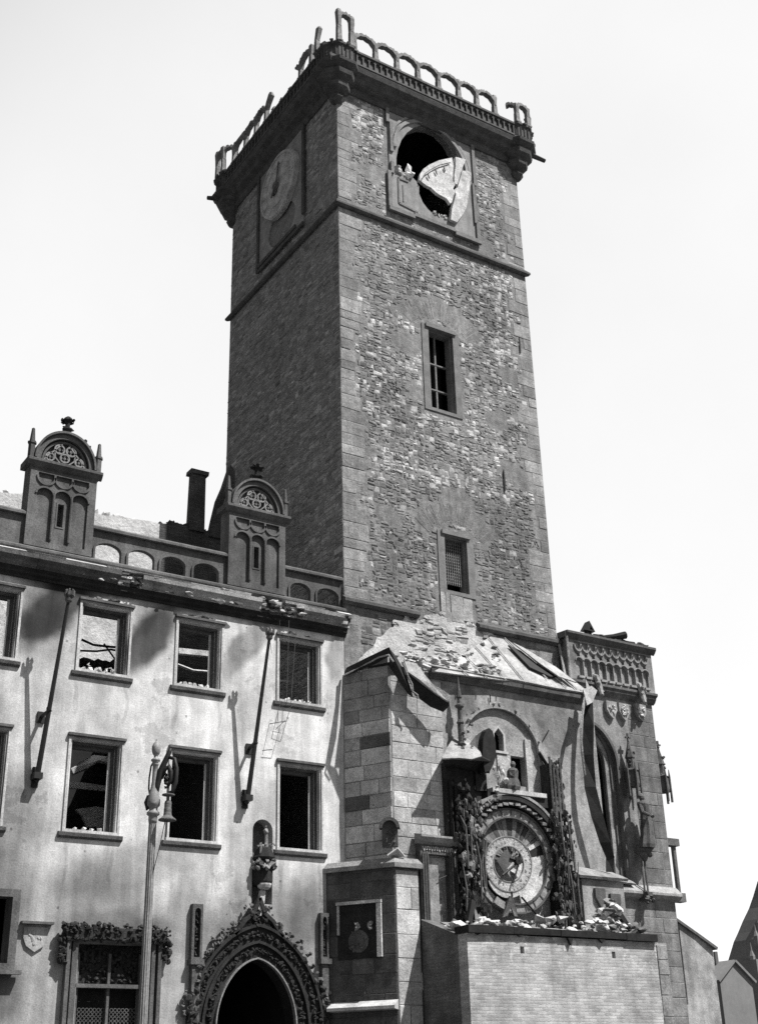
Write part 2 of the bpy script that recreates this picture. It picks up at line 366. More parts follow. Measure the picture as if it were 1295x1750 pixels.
    def build(s, name, mat, parent=None, org=None, smooth=False):
        if parent is not None: o_ = ORI[parent.name]
        elif org is not None: o_ = Vector(org)
        else:
            xs = [p.x for p in s.v]; ys = [p.y for p in s.v]; zs = [p.z for p in s.v]
            o_ = Vector(((min(xs) + max(xs)) / 2, (min(ys) + max(ys)) / 2, min(zs)))
        me = s.mesh(name, o_); me.materials.append(M[mat] if isinstance(mat, str) else mat)
        if smooth: me.shade_smooth()
        o = bpy.data.objects.new(name, me); C.objects.link(o)
        if parent is not None: o.parent = parent
        else: o.location = o_
        ORI[o.name] = o_
        return o

def tag(o, label, cat, group=None, kind=None):
    if label: o['label'] = label
    if cat: o['category'] = cat
    if group: o['group'] = group
    if kind: o['kind'] = kind
    return o
def thing(name, label, cat, loc, group=None):
    o = bpy.data.objects.new(name, None); C.objects.link(o); o.location = loc; o.empty_display_size = 0.3
    ORI[o.name] = Vector(loc)
    return tag(o, label, cat, group)

def lin(a, b, n): return [a + (b - a) * i / (n - 1) for i in range(n)]
def arch_pts(x0, x1, z0, zs, rise, n=10, point=0.0):
    """opening outline: straight jambs to zs, elliptical (or pointed) head of given rise"""
    cx, a = (x0 + x1) / 2, (x1 - x0) / 2
    P = [(x0, z0), (x1, z0)]
    for i in range(n + 1):
        t = math.pi * i / n
        x = math.cos(t); z = math.sin(t)
        if point: z = z * (1 - point) + (1 - abs(x)) * point * 1.0
        P.append((cx + a * x, zs + rise * z))
    return P
def rect(x0, x1, z0, z1): return [(x0, z0), (x1, z0), (x1, z1), (x0, z1)]
def ragged(x0, x1, z, amp, step, lo):
    P = [(x0, lo), (x1, lo)]; x = x1; top = []
    while x > x0: top.append((x, z + rng.uniform(-amp, amp))); x -= rng.uniform(.5, 1.4) * step
    top.append((x0, z)); return P + top

# ------------------------------------------------------------------ masonry of single stones (stones of one wall stay in one mesh)
def masonry(mb, x0, x1, z0, z1, y, skip, tone, wmax=0.6, hmax=0.26, d=(0.015, 0.055), joint=0.014, strip_h=0.9, jit=0.014, ch=0.022):
    def cut(a0, a1, b0, b1):
        wd, h = a1 - a0, b1 - b0
        wm = wmax * rng.uniform(.55, 1.25); hm = hmax * rng.uniform(.6, 1.25)
        if h > hm and (h / hm > wd / wm or wd < wm):
            k = b0 + h * rng.uniform(.36, .64); cut(a0, a1, b0, k); cut(a0, a1, k, b1); return
        if wd > wm:
            k = a0 + wd * rng.uniform(.36, .64); cut(a0, k, b0, b1); cut(k, a1, b0, b1); return
        cx, cz = (a0 + a1) / 2, (b0 + b1) / 2
        if skip and any(skip(px, pz) for px in (a0, cx, a1) for pz in (b0, cz, b1)): return
        mb.stone(a0 + joint, a1 - joint, b0 + joint, b1 - joint, y, rng.uniform(*d), tone(cx, cz), jit, ch)
    z = z0
    while z < z1 - .05:
        h = min(strip_h * rng.uniform(.7, 1.2), z1 - z)
        if z1 - (z + h) < .12: h = z1 - z
        cut(x0, x1, z, z + h); z += h

# ================================================================== GROUND
g = MB(); g.box(-600, 900, -600, 900, -0.5, 0)
tag(g.build('ground', 'cobbles'), 'dark cobbled town square in front of the burnt buildings', 'ground', kind='structure')

# ================================================================== CLOCK TOWER
TX0, TX1, TY0, TY1 = 19.57, 28.25, 32.0, 40.75
tower = thing('clock_tower', 'tall square rubble stone tower with shattered clock dial and broken arcaded gallery', 'tower', (TX0, TY0, 0))
arc_hole = [(22.18, 34.1), (22.2, 34.7), (22.3, 35.2), (22.47, 35.7), (22.75, 36.2), (23.1, 36.62), (23.55, 36.98), (24.0, 37.12), (24.4, 37.1), (24.8, 36.85), (25.1, 36.4), (25.3, 35.9),
            (25.35, 35.2), (25.25, 34.3), (25.0, 33.4), (24.65, 32.85), (24.3, 32.68), (23.9, 32.64), (23.6, 32.8), (23.35, 33.05), (23.2, 33.4), (23.22, 33.75), (23.1, 33.95), (22.9, 34.08), (22.75, 33.98), (22.6, 34.2), (22.4, 34.05)]
W_HI = (23.30, 24.45, 23.98, 27.36); W_LO = (23.56, 24.55, 17.06, 19.12)
mb = MB(); mb.plate(rect(TX0, TX1, 0, 38.2), [arc_hole[::-1], rect(*W_HI), rect(*W_LO)], TY0, TY0 + .45)
mb.build('south_wall', 'mortar', tower)
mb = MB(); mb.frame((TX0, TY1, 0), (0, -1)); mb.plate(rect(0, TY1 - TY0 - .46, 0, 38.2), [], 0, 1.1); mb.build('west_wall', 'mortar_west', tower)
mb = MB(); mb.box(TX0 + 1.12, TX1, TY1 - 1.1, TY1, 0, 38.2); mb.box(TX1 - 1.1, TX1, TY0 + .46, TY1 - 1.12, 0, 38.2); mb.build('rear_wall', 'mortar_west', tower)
mb = MB(); mb.box(TX0 + .02, TX1 - .02, TY0 + .02, TY1 - .02, 38.21, 38.4); mb.build('roof_slab', 'dark_room', tower)
for z_ in (21, 29.6):
    mb = MB(); mb.box(TX0 + 1.12, TX1 - 1.12, TY0 + 1.12, TY1 - 1.12, z_, z_ + .3); mb.build('floor_slab', 'dark_room', tower)

def in_rect(x, z, r, m=0.0): return r[0] - m < x < r[1] + m and r[2] - m < z < r[3] + m
QROWS = []
qz = 15.2
while qz < 37.4:
    h_ = rng.uniform(.32, .62); QROWS.append((qz, qz + h_, (rng.choice((.42, .55, .6, .8, .9, 1.0)), rng.choice((.4, .5, .62, .85, 1.0))))); qz += h_
def qw(z, side):
    for a, b, w_ in QROWS:
        if a <= z < b: return w_[side]
    return .5
def relieving(x, z, cx, cz, r0, r1):
    dx, dz = x - cx, z - cz; r = math.hypot(dx, dz)
    return r0 < r < r1 and dz > abs(dx) * 0.75
def tower_skip(x, z):
    if x < TX0 + qw(z, 0) or x > TX1 - qw(z, 1): return True
    if in_rect(x, z, W_HI, .26) or in_rect(x, z, W_LO, .26): return True
    if 21.72 < x < 26.0 and 32.05 < z < 37.55: return True
    if relieving(x, z, 23.87, 26.35, 1.55, 2.35) or relieving(x, z, 24.05, 18.2, 1.45, 2.2): return True
    if 31.3 < z < 31.72 or 15.8 < z < 16.08: return True
    if noise.noise(Vector((x * .55, z * .7, 77))) < -.46: return True          # smoothed mortar repairs
    if 23.25 < x < 24.65 and 15.9 < z < 17.0: return True
    return False
def stone_tone(x, z):
    n = noise.noise(Vector((x * .8, z * .8, 3.1))); n2 = noise.noise(Vector((x * .45, z * .38, 9.7)))
    fine = 1.0
    if z < 21.0: fine = 0.84                                   # greyer small-stone patch round the grilled window
    v = rng.gauss(0.90, .17) + n * .22 + noise.noise(Vector((x * .3, z * .22, 40))) * .35 + (z - 26) * .006
    p = .13 + max(0, n2 + .12) * 1.0
    if fine < 1: p *= .3
    if 24 < z < 28 and x < 23.2 or 21 < z < 24.5: p += .12
    if rng.random() < p: v = rng.uniform(1.3, 2.35)
    if rng.random() < .05: v *= .65
    return max(.45, v * fine)
mb = MB()
masonry(mb, TX0, TX1, 16.05, 37.6, TY0, tower_skip, stone_tone, wmax=.31, hmax=.215, d=(.0, .026), jit=.034, ch=.04, joint=.012, strip_h=1.3)
masonry(mb, TX0, TX1, 14.0, 16.0, TY0, lambda x, z: tower_skip(x, z), stone_tone, wmax=.55, hmax=.28, d=(.0, .022), jit=.034, ch=.04)
mb.build('rubble_facing', 'rubble', tower)
for side in (0, 1):                                        # quoins of uneven size at both corners
    mb = MB()
    for a, b, w_ in QROWS:
        if b > 37.3: b = 37.3
        if a < 31.36 < b: b = 31.36
        elif 31.36 <= a < 31.7: a = 31.7
        if b - a < .06: continue
        x0, x1 = (TX0 + .005, TX0 + w_[0] - .01) if side == 0 else (TX1 - w_[1] + .01, TX1 - .005)
        mb.stone(x0, x1, a + .006, b - .006, TY0, rng.uniform(.006, .02), rng.uniform(.75, 1.3), .012, .02)
    mb.build('corner_quoins', 'rubble', tower)
for (cx, cz, r0, r1) in ((23.87, 26.35, 1.6, 2.25), (24.05, 18.2, 1.5, 2.1)):     # fan-shaped relieving arches over both windows
    mb = MB(); n = 58
    for i in range(n):
        a0 = math.radians(38 + 104 * i / n); a1 = math.radians(38 + 104 * (i + .84) / n); k0 = rng.uniform(-.12, .04); k1 = rng.uniform(-.28, .12)
        q = [(cx + (r0 + k0) * math.cos(a1), TY0, cz + (r0 + k0) * math.sin(a1)), (cx + (r0 + k0) * math.cos(a0), TY0, cz + (r0 + k0) * math.sin(a0)), (cx + (r1 + k1) * math.cos(a0), TY0, cz + (r1 + k1) * math.sin(a0)), (cx + (r1 + k1) * math.cos(a1), TY0, cz + (r1 + k1) * math.sin(a1))]
        d = rng.uniform(.001, .011)
        mb.hexa([(p[0], p[1] - d, p[2]) for p in q] + q, rng.uniform(.72, .98))
    mb.build('relieving_arch', 'rubble', tower)
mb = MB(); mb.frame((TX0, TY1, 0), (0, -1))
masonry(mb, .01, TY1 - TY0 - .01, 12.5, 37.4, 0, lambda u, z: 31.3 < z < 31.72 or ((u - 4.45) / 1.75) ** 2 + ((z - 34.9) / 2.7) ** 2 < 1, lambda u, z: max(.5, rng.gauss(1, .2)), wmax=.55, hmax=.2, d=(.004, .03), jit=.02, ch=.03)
mb.build('west_facing', 'rubble_west', tower)

def course(mb, prof, z):   # moulding run along the south and west faces with a mitre at the corner
    pr = [(-p, z + h) for p, h in prof]; mx = max(p for p, h in prof)
    n = len(pr)
    ring = []
    for (x, y, dx, dy) in ((TX1, TY0, 0.9, 1), (TX0, TY0, -1, 1), (TX0, TY1, -1, -1)):
        ring.append([(x + dx * (-p[0]), y + dy * p[0], p[1]) for p in pr])
    V = [q for r_ in ring for q in r_]; F = []
    for i in range(2):
        for k in range(n): F.append((i * n + k, i * n + (k + 1) % n, (i + 1) * n + (k + 1) % n, (i + 1) * n + k))
    F += [tuple(range(n)), tuple(range(2 * n, 3 * n))[::-1]]
    mb.raw(V, F)
mb = MB(); course(mb, [(0.005, 0), (.10, 0), (.17, .07), (.17, .15), (.02, .33), (.005, .33)], 31.36); mb.build('string_course', 'gallery', tower)
for xa, xb in ((TX0 - .06, 22.35), (24.75, TX1 + .08)):
    mb = MB(); mb.sweep([(31.998, 15.84), (31.90, 15.84), (31.80, 15.92), (31.80, 16.02), (31.998, 16.16)], xa, xb); mb.build('base_string_course', 'gallery', tower)
# main cornice under the gallery
mb = MB(); course(mb, [(0.005, 36.9 - 37.3), (.08, -.4), (.16, -.25), (.16, -.12), (.40, .02), (.44, .18), (.62, .3), (.68, .48), (.68, .6), (.005, .6)], 37.3)
mb.build('gallery_cornice', 'gallery', tower)

# windows in the tower
def tower_window(r, kind):
    x0, x1, z0, z1 = r
    fr = MB(); fr.plate(rect(x0 - .26, x1 + .24, z0 - .1, z1 + .12), [rect(x0 + .03, x1 - .03, z0 + .03, z1 - .03)], TY0 - .035, TY0 + .25)
    fr.plate(rect(x0 - .1, x1 + .1, z1 + .0, z1 + .16), [], TY0 - .1, TY0 - .036)
    fr.plate(rect(x0 + .025, x1 - .025, z0 + .025, z1 - .025), [rect(x0 + .1, x1 - .1, z0 + .08, z1 - .08)], TY0 + .1, TY0 + .4)
    o = fr.build('window', 'tower_trim', tower)
    b = MB()
    if kind == 'bars':
        b.box((x0 + x1) / 2 - .035, (x0 + x1) / 2 + .03, TY0 + .36, TY0 + .43, z0 + .08, z1 - .08)
        for k in (.30, .62): b.box(x0 + .1, x1 - .1, TY0 + .345, TY0 + .44, z0 + (z1 - z0) * k, z0 + (z1 - z0) * k + .05)
        b.build('glazing_bar', 'tower_trim', o)
    else:
        n = 9
        for i in range(1, n): x = x0 + .1 + (x1 - x0 - .2) * i / n; b.box(x - .012, x + .012, TY0 + .2, TY0 + .225, z0 + .35, z1 - .08)
        for i in range(1, 15): z = z0 + .35 + (z1 - z0 - .43) * i / 15; b.box(x0 + .1, x1 - .1, TY0 + .226, TY0 + .245, z - .011, z + .011)
        b.build('iron_grille', 'gallery_pale', o)
    bk = MB(); bk.box(x0 - .1, x1 + .1, TY0 + 1.0, TY0 + 1.1, z0 - .1, z1 + .1); bk.build('dark_backing', 'dark_room', o)  # near-black board behind the opening, painted in place of interior shade
tower_window(W_HI, 'bars'); tower_window(W_LO, 'grille')

# south clock surround, its arch and the broken dial
mb = MB(); mb.plate(rect(21.86, 25.92, 32.15, 37.42), [arc_hole[::-1]], TY0 - .045, TY0 - .002)
o = mb.build('clock_panel', 'panel', tower)
mb = MB()
def fr_bar(a, b, h=.07, y=.12): mb.strip([a, b], h, TY0 - y, TY0 - .045)
fr_bar((21.82, 37.45), (22.85, 37.45)); fr_bar((22.85, 37.36), (25.0, 37.36)); fr_bar((25.0, 37.42), (25.97, 37.42))
fr_bar((21.82, 37.5), (21.82, 36.3)); fr_bar((21.97, 36.35), (21.97, 34.9)); fr_bar((21.82, 33.9), (21.82, 32.05), .08); fr_bar((21.97, 34.4), (21.97, 33.85))
fr_bar((21.75, 32.12), (22.9, 32.12), .09, .16); fr_bar((22.9, 32.24), (24.8, 32.24), .08, .15); fr_bar((24.8, 32.12), (26.05, 32.12), .09, .16)
fr_bar((25.95, 37.4), (25.95, 34.9)); fr_bar((25.85, 34.95), (25.85, 33.0), .05); fr_bar((25.95, 33.05), (25.95, 32.1), .08)
fr_bar((22.25, 33.75), (22.25, 32.55), .04, .08); fr_bar((22.25, 32.55), (23.1, 32.45), .04, .08); fr_bar((22.22, 33.75), (22.7, 33.75), .04, .08); fr_bar((22.45, 33.5), (22.45, 32.7), .03, .07)
mb.build('panel_moulding', 'tower_trim', o)
mb = MB(); mb.arc((23.85, 35.35), 1.66, 1.80, -5, 185, TY0 - .12, TY0 + .1, 28); mb.arc((23.85, 35.35), 1.86, 1.96, -8, 172, TY0 - .09, TY0 - .03, 28)
mb.build('arch_moulding', 'panel', o)
mb = MB()
for k in range(26):
    x = 22.15 + rng.random() * .75; mb.rock((x, TY0 - .06 + rng.uniform(-.05, .1), 34.15 - (x - 22.15) * .2 + rng.uniform(-.12, .14)), rng.uniform(.06, .16), rng.uniform(1.0, 1.6))
for k in range(14):
    mb.rock((23.8 + rng.random() * .9, TY0 - .03, 32.72 + rng.uniform(-.08, .12)), rng.uniform(.05, .11), rng.uniform(.7, 1.3))
mb.rock((22.75, TY0 - .02, 34.4), .26, 1.25, (.8, .5, 1.1))
mb.build('broken_edge', 'rubble_piece', o)
fragA = [(716, 307), (718, 297), (724, 288), (734, 281), (750, 274), (772, 270), (774, 285), (772, 300), (771, 312), (775, 318), (771, 326), (774, 331), (768, 350), (765, 352), (760, 343), (745, 333), (735, 322), (728, 318)]
fragB = [(775, 270.5), (794, 274), (791, 281), (787, 291), (784, 302), (780, 316), (775, 314), (774, 300), (776, 285)]
fragC = [(787, 294), (797, 293), (804, 296), (802, 318), (799, 340), (796, 355), (790, 366), (779, 381), (767, 377), (769, 358), (776, 334), (773, 326), (779, 322), (783, 308)]
def frag(px, y, ty, name):
    m_ = MB(); P = [at(a, b, y) for a, b in px]; cx = sum(p[0] for p in P) / len(P); cz = sum(p[1] for p in P) / len(P)
    m_.M = Matrix.Translation((cx, y, cz)) @ Matrix.Rotation(R(ty[0]), 4, 'X') @ Matrix.Rotation(R(ty[1]), 4, 'Z')
    m_.plate([(p[0] - cx, p[1] - cz) for p in P], [], -.07, .07)
    return m_.build(name, 'dial', tower)
fa = frag(fragA, 31.87, (-4, -5), 'broken_dial_slab'); frag(fragB, 31.86, (3, 6), 'broken_dial_slab'); frag(fragC, 31.88, (2, 8), 'broken_dial_slab')
mb = MB(); mb.strip([at(*q, 31.79) for q in ((721, 305), (727, 296), (737, 289), (751, 282), (769, 278))], .012, 31.77, 31.81)
for q in ((731, 298), (744, 291), (758, 286)): mb.strip([at(q[0], q[1], 31.79), at(q[0] + 2.5, q[1] + 7, 31.79)], .016, 31.77, 31.81)
mb.build('dial_marking', 'gable', fa)
# west dial, still in place
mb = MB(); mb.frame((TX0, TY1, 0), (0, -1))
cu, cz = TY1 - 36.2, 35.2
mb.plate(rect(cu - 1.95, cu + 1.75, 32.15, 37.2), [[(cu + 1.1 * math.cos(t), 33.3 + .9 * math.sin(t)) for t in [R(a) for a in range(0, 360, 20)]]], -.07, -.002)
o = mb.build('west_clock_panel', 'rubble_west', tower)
mb = MB(); mb.frame((TX0, TY1, 0), (0, -1))
for a, b in (((cu + 1.8, 37.2), (cu + 1.8, 32.6)), ((cu - 1.9, 32.15), (cu + 1.8, 32.15)), ((cu - 1.9, 32.4), (cu + 1.2, 32.4)), ((cu - 1.95, 32.15), (cu - 1.95, 37.0))): mb.strip([a, b], .08, -.15, -.07)
mb.build('panel_moulding', 'gallery', o)
mb = MB(); mb.frame((TX0, TY1, 0), (0, -1))
pts = []
for k in range(40):
    t = 2 * math.pi * k / 40; r = 1.47 * (1 + .03 * math.sin(3 * t) + rng.uniform(-.012, .012)); pts.append((cu + r * math.cos(t), cz + r * math.sin(t)))
mb.plate(pts, [], -.26, -.08); d = mb.build('clock_dial', 'dial_west', tower)
mb = MB(); mb.frame((TX0, TY1, 0), (0, -1)); mb.arc((cu, cz), 1.34, 1.44, 0, 360, -.30, -.26, 40); mb.arc((cu, cz), .95, .99, 0, 360, -.285, -.26, 36)
for k in range(12):
    a = R(k * 30); mb.strip([(cu + 1.02 * math.cos(a), cz + 1.02 * math.sin(a)), (cu + 1.3 * math.cos(a), cz + 1.3 * math.sin(a))], .035, -.285, -.26)
mb.build('hour_ring', 'dial_west', d)
mb = MB(); mb.frame((TX0, TY1, 0), (0, -1)); mb.strip([(cu - .1, cz - .45), (cu + .15, cz + 1.0)], .035, -.34, -.31); mb.strip([(cu + .1, cz + .2), (cu - .35, cz - .5)], .05, -.38, -.35)
mb.arc((cu - .02, cz - .1), 0.02, .16, 0, 360, -.42, -.32, 14); mb.build('clock_hand', 'gable', d)
mb = MB(); mb.frame((TX0, TY1, 0), (0, -1)); mb.arc((cu - .25, cz - .28), 0.01, .13, 0, 360, -.30, -.262, 12); mb.build('dark_hole_disc', 'iron', d)  # black disc laid on the dial for a hole's shade

# gallery: octagonal corner turrets, panelled band, pointed arcade with broken stretches
def turret(c):
    mb = MB()
    prof = [(.02, -1.8), (.2, -1.76), (.3, -1.6), (.22, -1.42), (.3, -1.36), (.5, -1.22), (.54, -1.08), (.48, -.98), (.52, -.94), (.72, -.8), (.77, -.64), (.7, -.54), (.76, -.5), (.93, -.36), (.96, -.24), (.82, -.14), (.79, -.10), (.79, .44), (.87, .5), (.87, .6), (.1, .6)]
    mb.lathe(prof, (c[0], c[1], 38.0), 8, rot=R(22.5))
    for k in range(6): mb.rock((c[0] + rng.uniform(-.14, .14), c[1] + rng.uniform(-.14, .14), 36.3 + rng.uniform(0, .25)), .14)
    for k in range(26): a = rng.uniform(0, 6.28); mb.rock((c[0] + .83 * math.cos(a), c[1] + .83 * math.sin(a), 38.6 + rng.uniform(-.06, .04)), rng.uniform(.05, .11))
    for k in range(8):
        a = R(45 * k)
        for q in (-.18, 0, .18): mb.tube([(c[0] + .755 * math.cos(a) - q * math.sin(a), c[1] + .755 * math.sin(a) + q * math.cos(a), z_) for z_ in (37.95, 38.4)], .03, 4)
    return mb.build('corner_turret', 'gallery', tower)
t1 = turret((TX0, TY0)); t2 = turret((TX1, TY0)); t3 = turret((TX0, TY1)); t4 = turret((TX1, TY1))
mb = MB()                                  # panelled band between the turrets, blind lancets on the face
for (p0, dx, ln) in (((TX0 + .5, TY0 - .68, 0), (1, 0), TX1 - TX0 - 1.0), ((TX0 - .68, TY1 - .5, 0), (0, -1), TY1 - TY0 - 1.0), ((TX1 + .5, TY1 + .6, 0), (-1, 0), TX1 - TX0 - 1.0), ((TX1 + .6, TY0 + .5, 0), (0, 1), TY1 - TY0 - 1.0)):
    mb.frame(p0, dx); n = int(ln / .27); st = ln / n
    mb.box(0, ln, .06, .22, 37.85, 38.42)
    mb.box(0, ln, -.03, .059, 37.85, 37.92); mb.box(0, ln, -.06, .25, 38.421, 38.52)
    for i in range(n + 1):
        x = min(i * st, ln - .05); mb.box(x, x + .05, -.02, .058, 37.921, 38.42)
        if i < n: mb.arc((x + st / 2 + .025, 38.28), st / 2 - .06, st / 2 + .0, 0, 180, -.005, .057, 6, sz=1.0)
mb.build('panelled_band', 'gable', tower)
def post(c, h, lean=(0, 0), mat='gallery_pale', par=None, r=.105, z=38.52):
    """square arcade post: splayed foot, shaft, broken spreading head"""
    m_ = MB(); x, y = c; j = lambda: rng.uniform(-.02, .02)
    m_.lathe([(r * 1.7, 0), (r * 1.7, .07), (r * 1.25, .13), (r * 1.15, h * .55)], (x, y, z), 4, rot=R(45) + j())
    m_.tube([(x, y, z + h * .54), (x + lean[0] * .4, y + lean[1] * .4, z + h * .75), (x + lean[0] + j(), y + lean[1] + j(), z + h), (x + lean[0] * 1.15 + j(), y + lean[1] * 1.15 + j(), z + h + rng.uniform(.06, .2))], [r * 1.1, r * 1.2, r * 1.35, r * rng.uniform(.5, 1.0)], 5)
    for k in range(3): m_.rock((x + lean[0] + rng.uniform(-.07, .07), y + lean[1] + rng.uniform(-.05, .05), z + h + rng.uniform(-.05, .1)), rng.uniform(.05, .09))
    return m_.build('arcade_post', mat, par or tower)
def arch(a, b, z, rise, part=(0, 1), par=None, top=True):
    """cusped arch stone between two posts, thick at the springing, its upper edge chipped; part = how much still stands"""
    m_ = MB(); a = Vector((a[0], a[1])); b = Vector((b[0], b[1])); d = b - a; ln = d.length
    m_.frame((a.x, a.y, 0), (d.x, d.y))
    n = 16; lo, hi = [], []
    for i in range(n + 1):
        t = i / n
        if not part[0] <= t <= part[1]: continue
        zz = z - .10 + (rise + .10) * math.sqrt(max(0.0, 1 - (2 * t - 1) ** 2))
        cusp = .035 * abs(math.sin(t * math.pi * 4)) if .08 < t < .92 else 0
        th = .10 + .20 * abs(2 * t - 1) ** 3.5 + rng.uniform(-.05, .05)
        lo.append((ln * t, zz - cusp)); hi.append((ln * t, max(zz + th, zz + .05)))
    m_.plate(lo + hi[::-1], [], -.11, .11)
    for (u, zz) in hi[1:-1]:
        if top and rng.random() < .4: m_.rock((u, 0, zz), rng.uniform(.04, .08), sq=(1.2, 1.1, .9))
    return m_.build('arcade_arch', mat_arch, par or tower)
mat_arch = 'gallery_pale'
GY = TY0 - .60
px_ = [20.02, 21.0, 22.0, 23.0, 24.0, 25.0, 25.92, 26.85]
for i, x in enumerate(px_): post((x, GY), .86 if i < 7 else .95)
for i in range(7): arch((px_[i], GY), (px_[i + 1], GY), 39.08, .40)
oc = lambda c, k, r=.74: (c[0] + r * math.cos(R(22.5 + 45 * k)), c[1] + r * math.sin(R(22.5 + 45 * k)))
A = (TX0, TY0); v = [oc(A, k) for k in range(8)]      # near turret: vertices 4..7 face west and south
post(v[5], 1.5, z=38.6, par=t1); post(v[6], 1.4, z=38.6, par=t1); arch(v[5], v[6], 39.78, .30, par=t1); post(v[3], 1.2, (.05, -.1), z=38.6, par=t1)
arch(v[6], v[7], 39.6, .3, (0, .3), par=t1)
post((v[3][0] + .12, v[3][1] - .18), .4, (.06, -.05), z=38.6, par=t1)
B_ = (TX1, TY0); v = [oc(B_, k) for k in range(8)]
for k in (5, 6, 7): post(v[k], .98, z=38.6, par=t2)
arch(v[5], v[6], 39.3, .3, par=t2); arch(v[6], v[7], 39.3, .3, par=t2); arch(v[4], v[5], 39.3, .3, (.25, 1), par=t2); arch(v[7], v[0], 39.3, .3, (0, .3), par=t2)
D_ = (TX0, TY1); v = [oc(D_, k) for k in range(8)]
for k in (3, 4, 5): post(v[k], 1.4, z=38.6, par=t3)
arch(v[4], v[5], 39.66, .3, par=t3); arch(v[3], v[4], 39.66, .28, par=t3)
GX = TX0 - .60
wy = [39.55, 38.45, 37.5, 36.6]
post((GX, wy[0]), .9); post((GX, wy[1]), .9); post((GX, wy[2]), .95); post((GX, wy[3]), 1.2, (0, -.35))
arch((GX, wy[0]), (GX, wy[1]), 39.08, .36); arch((GX, wy[1]), (GX, wy[2]), 39.08, .36); arch((GX, wy[2]), (GX, wy[3]), 39.08, .4)
arch(oc(D_, 5), (GX, wy[0]), 39.1, .3)
post((GX, 33.7), .85, (0, -.08)); post((GX, 32.85), .95); arch((GX, 33.7), (GX, 32.85), 39.08, .36); arch((GX, 35.0), (GX, 33.7), 39.0, .3, (.75, 1))
for y_ in (35.9, 35.2, 34.5): post((GX, y_), .12)
for x in lin(20.2, 27.6, 8): post((x, TY1 + .52), rng.choice((.25, .6, .15)))
for (x, y, dx, dy) in ((TX1 + .75, TY0 - .35, .5, -.12), (TX0 - .75, TY1 + .1, -.42, .1)):
    mb = MB(); mb.tube([(x - .25 * (1 if dx > 0 else -1), y, 37.55), (x + dx, y + dy, 37.42)], [.12, .09], 6); mb.build('water_spout', 'gallery', tower)
mb = MB()                                  # debris lying on the gallery floor behind the arcade
for k in range(60): mb.rock((rng.uniform(20.3, 27.2), rng.uniform(32.0, 33.6), 38.45 + rng.uniform(0, .22)), rng.uniform(.1, .3))
mb.build('roof_debris', 'char', tower)
for (x, z0, z1, w_) in ((27.62, 27.6, 28.35, .07), (26.35, 21.4, 22.3, .08)):
    mb = MB(); mb.plate([(x, z0), (x + w_ * .7, z0 + .02), (x + w_, z0 + .4), (x + w_ * .6, z1), (x + .01, z1 - .1)], [], TY0 - .05, TY0 - .005); mb.build('dark_slit_plate', 'iron', tower)  # black plates on the wall face, painted shade of slits
# plaster scar where the vanished lean-to roof met the tower
mb = MB()
scar = [(606, 1140), (640, 1100), (668, 1072), (690, 1056), (718, 1064), (740, 1052), (765, 1048), (790, 1062), (820, 1075), (850, 1092), (880, 1108), (910, 1120), (905, 1150), (860, 1185), (800, 1190), (730, 1190), (670, 1190), (600, 1170)]
P = [at(a, b, 31.98) for a, b in scar]
PJ = []
for i in range(len(P)):
    a, b = P[i], P[(i + 1) % len(P)]
    for k in range(5): t = k / 5; PJ.append((a[0] + (b[0] - a[0]) * t + (rng.uniform(-.07, .07) if k else 0), a[1] + (b[1] - a[1]) * t + (rng.uniform(-.09, .09) if k else 0)))
mb.plate(PJ, [], 31.95, 31.998)
def in_poly(x, z, lp):
    c = False
    for i in range(len(lp)):
        a, b = lp[i], lp[(i + 1) % len(lp)]
        if (a[1] > z) != (b[1] > z) and x < (b[0] - a[0]) * (z - a[1]) / (b[1] - a[1]) + a[0]: c = not c
    return c
PS = [at(a, b, 31.95) for a, b in scar]
masonry(mb, 19.6, 26.3, 13.4, 16.3, 31.95, lambda x, z: not in_poly(x, z, PS) or (x < 21.7 + (z - 14.5) * .5) or noise.noise(Vector((x * 1.4, z * 1.6, 2))) < -.25, lambda x, z: max(.45, rng.gauss(.78, .2)), wmax=.5, hmax=.2, d=(.005, .05), jit=.045, ch=.04, joint=.0)
for k in range(46):
    i = rng.randrange(2, 12); a, b = PS[i], PS[i + 1]; t = rng.random(); mb.rock((a[0] + (b[0] - a[0]) * t, 31.96, a[1] + (b[1] - a[1]) * t), rng.uniform(.06, .17), rng.uniform(.6, 1.1), (1.3, .3, .8))
mb.build('plaster_scar', 'plaster_bare', tower)
mb = MB()
for (xa, xb, za, zb) in ((23.3, 23.5, 16.1, 16.95), (23.52, 23.66, 15.95, 17.0), (23.7, 24.2, 16.0, 16.92), (24.22, 24.6, 16.1, 16.9)): mb.box(xa, xb, TY0 - rng.uniform(.03, .06), TY0 - .002, za, zb, rng.uniform(.5, .75), .012)
mb.build('broken_sill', 'plaster_bare', tower)

# ================================================================== TOWN HALL (left)
FY = 32.0
FX0, FX1 = 1.5, 19.55
hall = thing('town_hall', 'burnt out pale plastered town hall with empty windows and two stone gables', 'building', (FX1 / 2 + 2, FY, 0))
UP = [(7.9, 9.46), (11.06, 12.60), (13.93, 15.43), (17.20, 18.75)]
MD = [(7.95, 9.5), (11.04, 12.58), (13.9, 15.42), (17.25, 18.76)]
UZ, MZ = (12.40, 14.43), (8.12, 10.61)
def hole(x, z): return rect(x[0] + .10, x[1] - .10, z[0] + .05, z[1] - .10)
holes = [hole(x, UZ) for x in UP] + [hole(x, MZ) for x in MD]
niche = arch_pts(16.50, 17.13, 6.62, 8.6, .31, 12)
portal_in = arch_pts(15.43, 17.89, -0.0, 3.5, 1.76, 20, .12)
portal_hole = [(15.50, .0), (17.83, .0)] + portal_in[2:]
orn = rect(11.72, 13.48, 2.2, 5.42)
low = rect(8.6, 9.95, 4.85, 6.45)
